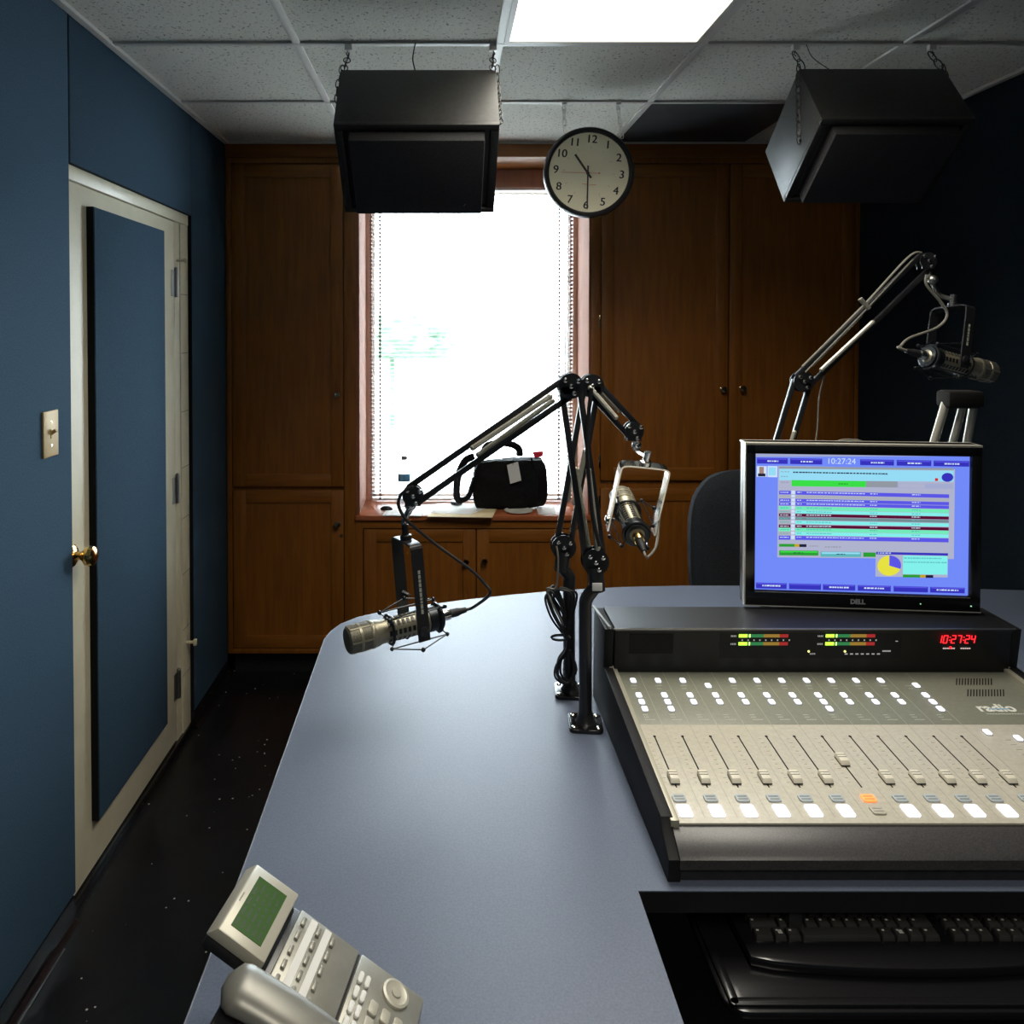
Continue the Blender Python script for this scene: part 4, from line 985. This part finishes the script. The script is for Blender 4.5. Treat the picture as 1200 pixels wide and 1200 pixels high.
# coiled cable bundle strapped to the rear riser
b = MB(); rnd = random.Random(3)
for k in range(6):
    ox = rnd.uniform(-5, 5); oy = rnd.uniform(-6, 6); dY = -.03+.008*k
    b.tube([pB(664+ox*.3,745+oy*.2,dY), pB(652+ox,722+oy,dY), pB(644+ox,700+oy,dY), pB(648+ox,692+oy,dY+.005), pB(658+ox*.5,708+oy,dY), pB(665,735,dY), pB(664,760+oy,dY), pB(657+ox,775+oy,dY), pB(656+ox,792+oy*.6,dY), pB(666,800+oy*.4,dY), pB(674+ox*.3,785,dY), pB(668,762,dY)], .0026, 6, smooth=5, closed=False)
for k in range(3):
    b.tube([pB(664,745,-.03), pB(676-k*3,700,-.03-.004*k), pB(668-k*4,692,-.035), pB(655-k*2,690+k*2,-.03), pB(659,712,-.03), pB(662,744,-.03)], .0024, 6, smooth=5)
b.tube([pB(657+12*math.cos(a)*.9, 747+3*math.sin(a), -.012-.022*math.cos(a*1)) for a in [2*PI*j/12 for j in range(12)]], .003, 6, closed=True)
tag(b.build('cable_bundle', blk_rub, loc=pB(660,745)), 'coiled black cables tied to the rear boom arm post', 'cable')
b = MB(); b.tube([pB(652,640,-.03), pB(654,655,-.035), pB(653,680,-.035), pB(650,690,-.035), pB(641,690,-.03), pB(646,705,-.03), pB(662,735,-.03)], .0022, 6, smooth=6)
tag(b.build('microphone_cable', cable_g, loc=pB(654,655)), 'thin grey cable running down the rear boom arm post', 'cable')
b = MB(); b.tube([pA(693,455,-.022), pA(688,520,-.022), pA(694,600,-.025), pA(703,640,-.03)], .004, 6, smooth=6)
b.build('arm_cable', blk_rub, ta)
# C : right arm behind the monitor
YCm = 1.95; pC = lambda x, y, dY=0: aty(x, y, YCm+dY)
base = V((.80, 1.95, ZD))
tc_ = boom('black boom arm rising behind the monitor at the right', base, [base+V((0,0,.10)), base+V((0,0,.18)), base+V((.01,0,.20))], pC(897,590), pC(940,447), pC(1085,306), sep=.040, upsp=(.12,.52), losp=(.2,.6), group='black boom arms')
micC, swC, xc_, uc, Ac = microphone(('beige microphone at the end of the right boom arm above the monitor', blk_sat), aty(1085, 417, 1.90), aty(1162, 437, 1.94), yoke_top=aty(1107, 345, 1.93), yoke_h=.135)
b = MB(); b.tube([swC-uc*.012, pC(1100,345), pC(1092,330), pC(1088,318)], .006, 8, smooth=4); b.sphere(pC(1093,328,-.02), .012, n=10); b.build('tip_swivel', steel, tc_)
plugC = aty(1085,417,1.90)-Ac*.056
b = MB(); b.tube([pC(940,430,-.02), pC(1012,358,-.02), pC(1064,302,-.02), pC(1080,296,-.02)], .0028, 6, smooth=8); b.tube([pC(944,436,-.022), pC(1012,366,-.02), pC(1070,304,-.02)], .0022, 6, smooth=6)
b.cyl(pC(1008,350,-.02), pC(1018,362,-.02), .006, n=10)
b.tube([pC(1086,322,-.02), pC(1086,334,-.02), pC(1104,356,-.02), pC(1110,370,-.02), pC(1098,384,-.02), pC(1066,396,-.03), pC(1055,406,-.04), plugC+V((-.02,0,.008)), plugC], .0034, 8, smooth=6)
tag(b.build('microphone_cable', cable_g, loc=pC(1012,366)), 'grey cable curving from the right boom arm to its microphone', 'cable')
b = MB(); b.tube([pC(966,440,.0), pC(960,465), pC(958,500), pC(955,530), pC(950,620)], .0020, 6, smooth=6)
b.tube([pC(976,530), pC(982,518), pC(998,516), pC(1012,520), pC(1020,540)], .004, 6, smooth=6)
tag(b.build('hanging_cable', cable_g, loc=pC(958,500)), 'thin cable hanging from the elbow of the right boom arm', 'cable')
# chrome three tube stand behind the monitor
st = thing('tube_stand', (1.27, 2.07, ZD), 'stand with three slanting chrome tubes behind the monitor', 'stand')
for (xa_, ya_), (xb_, yb_), r in (((1107,476),(1094,520),.0105), ((1128,476),(1116,520),.0095), ((1140,480),(1133,520),.0105)):
    P = aty(xa_, ya_, 2.05); Q = aty(xb_, yb_, 2.05); d = (Q-P); k = (P.z-ZD-.012)/(P.z-Q.z); MB().cyl(P-d*.3, P+d*k, r, n=18).build('tube', spring_m, st)
cen = aty(1124, 462, 2.05); MB().box(cen+V((-.045,-.03,-.035)), cen+V((.050,.03,.010)), .010).build('head', gap, st)
MB().box((1.03, 1.96, ZD), (1.40, 2.14, ZD+.014), .005).build('foot', blk_sat, st)

# ------------------------------------------------------------------ office chair behind the desk
ch_m = tex(mat('charcoal_chair_fabric', (.02,.022,.026), .95, spec=.1), (.016,.018,.022), (.028,.031,.036), tscale=300, bump=.3, bdist=.001)
c0 = V((1.10, 2.83, ZF))
ct = thing('office_chair', c0, 'charcoal fabric office chair behind the desk, half hidden by the monitor', 'chair')
def cushion(c, sx, sy, sz, rot=0, pw=3.4, tilt=0, bow=0):
    t = bmesh.new(); bmesh.ops.create_cube(t, size=2); bmesh.ops.subdivide_edges(t, edges=t.edges[:], cuts=13, use_grid_fill=True)
    for v in t.verts:
        p = v.co.copy(); n = (abs(p.x)**pw+abs(p.z if sy < sz else p.y)**pw)**(1/pw)
        a, c_ = p.x, (p.z if sy < sz else p.y); m_ = max(abs(a), abs(c_), 1e-6); k = m_/max(n, 1e-6)
        e = (1-max(0, m_-.75)/.25*.55)
        if sy < sz: v.co = V((a*k*sx, p.y*sy*e + bow*(a*a), c_*k*sz))
        else: v.co = V((a*k*sx, c_*k*sy, p.z*sz*e))
    b = MB(); b._merge(t, Matrix.Translation(c) @ Matrix.Rotation(rot, 4, 'Z') @ Matrix.Rotation(tilt, 4, 'X')); return b
cushion(c0+V((0,-.06,.845)), .245, .040, .275, tilt=-.06, bow=-.03).build('backrest', ch_m, ct, sharp=3)
cushion(c0+V((0,.23,.50)), .26, .25, .042).build('seat', ch_m, ct, sharp=3)
b = MB(); b.tube([c0+V((0,.15,.45)), c0+V((0,-.06,.46)), c0+V((0,-.13,.55)), c0+V((0,-.11,.80))], .022, 10, smooth=6); b.build('back_support', blk_sat, ct)
b = MB(); b.cyl(c0+V((0,.2,.10)), c0+V((0,.2,.30)), .03); b.cyl(c0+V((0,.2,.30)), c0+V((0,.2,.46)), .018); b.build('gas_lift', blk_sat, ct)
for k in range(5):
    a = 2*PI*k/5+.3; d = V((math.cos(a), math.sin(a), 0)); p = c0+V((0,.2,.10)); b = MB(); b.bar(p, p+d*.28+V((0,0,-.03)), .045, .03); lg = b.build('leg', blk_sat, ct)
    b = MB(); q = p+d*.28+V((0,0,-.07)); sd = V((-d.y, d.x, 0)); b.cyl(q-sd*.02, q+sd*.02, .028, n=16); b.build('caster', blk_rub, lg)
for s_ in ():
    b = MB(); b.tube([c0+V((s_*.25,.22,.46)), c0+V((s_*.30,.22,.52)), c0+V((s_*.30,.2,.66))], .014, 8, smooth=5); b.box(c0+V((s_*.30-.035,.03,.66)), c0+V((s_*.30+.035,.30,.69)), .012); b.build('armrest', blk_sat, ct)

# ------------------------------------------------------------------ desk telephone (bottom left)
dh = V((.985,-.172,0)).normalized(); rh = V((-dh.y, dh.x, 0))     # dh: towards the keypad end, rh: towards the far side
tl = math.radians(30)
Dv = dh*math.cos(tl)-V((0,0,1))*math.sin(tl); Nv = rh.cross(Dv)*-1
if Nv.z < 0: Nv = -Nv
org = atz(350, 1060, .848)          # far end of the joint between display and key panel
TM = Matrix((rh, Dv, Nv)).transposed().to_4x4(); TM.translation = org    # x: far side (+), y: down the slope, z: out of the face
ph = thing('telephone', V((-.13, .86, ZD)), 'silver grey office desk telephone with a green display, bottom left', 'telephone')
sil = tex(mat('phone_silver', (.30,.295,.25), .38, metal=.35), (.28,.275,.235), (.32,.315,.27), tscale=40)
sil2 = mat('phone_silver_light', (.48,.46,.38), .4, metal=.2); lcd = mat('phone_lcd_green', (.035,.075,.020), .18, emit=(.05,.12,.03), es=.25)
b = MB(); b.M = TM
b.box((-.120, -.004, -.017), (.002, .184, -.006), .004); b.box((-.200, -.026, -.017), (-.11, .184, -.004), .004); b.box((-.196, -.024, -.042), (-.006, .120, -.012), .006); b.M = Matrix.Identity(4)
b.build('body', blk_sat, ph)
# support wedge down to the desk
b = MB(); P = [TM @ V((x, y, -.02)) for x, y in ((-.17,.01),(-.02,.01),(-.02,.155),(-.17,.155))]
b.hexa([V((p.x, p.y, ZD+.0005)) for p in P]+P); b.build('stand', blk_sat, ph)
b = MB(); b.M = TM; b.box((-.118, .006, -.010), (0, .090, -.002), .002); b.box((-.118, .093, -.010), (0, .182, -.002), .003); b.build('face_plate', sil, ph)
# display module
DMx = TM @ Matrix.Translation((-.006,-.005,0))
b = MB(); b.M = DMx; b.m(1).box((-.102,-.070,-.016), (-.001,.004,.000), .003); b.m(0).hexa([(-.104,-.072,.001),(.001,-.072,.001),(.001,-.001,.001),(-.104,-.001,.001),(-.104,-.063,.016),(.001,-.063,.016),(.001,-.001,.016),(-.104,-.001,.016)], .002)
md = b.build('display_module', [sil2, blk_sat], ph)
b = MB(); b.M = DMx; b.m(0).box((-.091,-.053,.0155), (-.013,-.013,.0166)); rr = random.Random(5)
for i in range(5):
    x = -.087
    while x < -.03: w_ = rr.uniform(.004,.014); b.m(1).box((x, -.050+.0075*i, .0166), (x+w_, -.0480+.0075*i, .0168)); x += w_+.004
b.m(2).box((-.058,-.0595,.0158), (-.045,-.0578,.0163))
b.build('lcd', [lcd, mat('lcd_ink', (.015,.035,.01), .5), print_grey], md)
b = MB(); b.M = TM
for y0 in (.022, .042):
    b.m(0).box((-.112, y0, -.002), (-.004, y0+.009, -.001))
b.build('name_strip', paper, ph)
for y0 in (.012, .033, .053):
    for i in range(5):
        b = MB(); b.M = TM; x = -.106+.021*i; b.box((x, y0, -.002), (x+.012, y0+.005, .0012), .001); b.build('line_key', sil, ph)
def keyp(x, y, w_, h_, m_):
    b = MB(); b.M = TM; b.m(0).prism(rrect(x, y, x+w_, y+h_, .003), .0035, Matrix.Translation((0,0,-.002)), bevel=.0008); b.build('key', m_, ph)
for i in range(4):
    for j in range(3):
        keyp(-.108+.0215*j, .120+.0160*i, .0165, .011, sil2)
for i in range(2):
    for j in range(4): keyp(-.100+.020*j, .098+.009*i, .015, .0062, paper)
b = MB(); b.M = TM; b.lathe([(.017,-.002),(.017,.0012),(.014,.002),(.012,.0012),(.006,.001),(.006,.003),(0,.0034)], (-.022,.146,0), (0,0,1), 28); b.build('navigation_key', sil2, ph)
# handset along the near side
HM = TM @ Matrix.Translation((-.150, .0, 0))
t = bmesh.new(); rings = []; NR = 26
for i in range(NR+1):
    u = i/NR; y = -.034+.222*u
    end = min(1, math.sin(PI*min(u, 1-u)/.16) if min(u,1-u) < .08 else 1); end = max(end, .05)
    hw = (.0290 - .0040*math.sin(PI*u)**.7)*end**.4
    z0 = .012+.012*math.sin(PI*u) ; th_ = (.016 - .004*math.sin(PI*u))*end**.5
    rings.append([t.verts.new((hw*math.copysign(abs(math.cos(a))**.8, math.cos(a)), y, z0+th_*math.sin(a))) for a in [2*PI*k/24 for k in range(24)]])
for A_, B_ in zip(rings, rings[1:]):
    for k in range(24): t.faces.new((A_[k], A_[(k+1) % 24], B_[(k+1) % 24], B_[k]))
t.faces.new(rings[0][::-1]); t.faces.new(rings[-1]); bmesh.ops.recalc_face_normals(t, faces=t.faces)
b = MB(); b._merge(t, HM); hs = b.build('handset', tex(mat('handset_silver', (.22,.22,.19), .36, metal=.3), (.21,.205,.18), (.235,.23,.20), tscale=30), ph, sharp=1.2)
b = MB(); b.M = HM; b.box((-.026,-.004,-.006), (.026,.040,.004), .005); b.box((-.026,.140,-.006), (.026,.182,.004), .005); b.build('cradle', blk_sat, ph)
b = MB(); q = TM @ V((-.178,.02,-.02)); b.tube([q+V((0,0,-.01)), V((q.x-.010, q.y-.030, ZD+.02)), V((q.x-.004, q.y-.07, ZD+.006)), V((q.x+.01, q.y-.12, ZD+.004))], .0035, 8, smooth=6); b.build('handset_cord', blk_rub, ph)
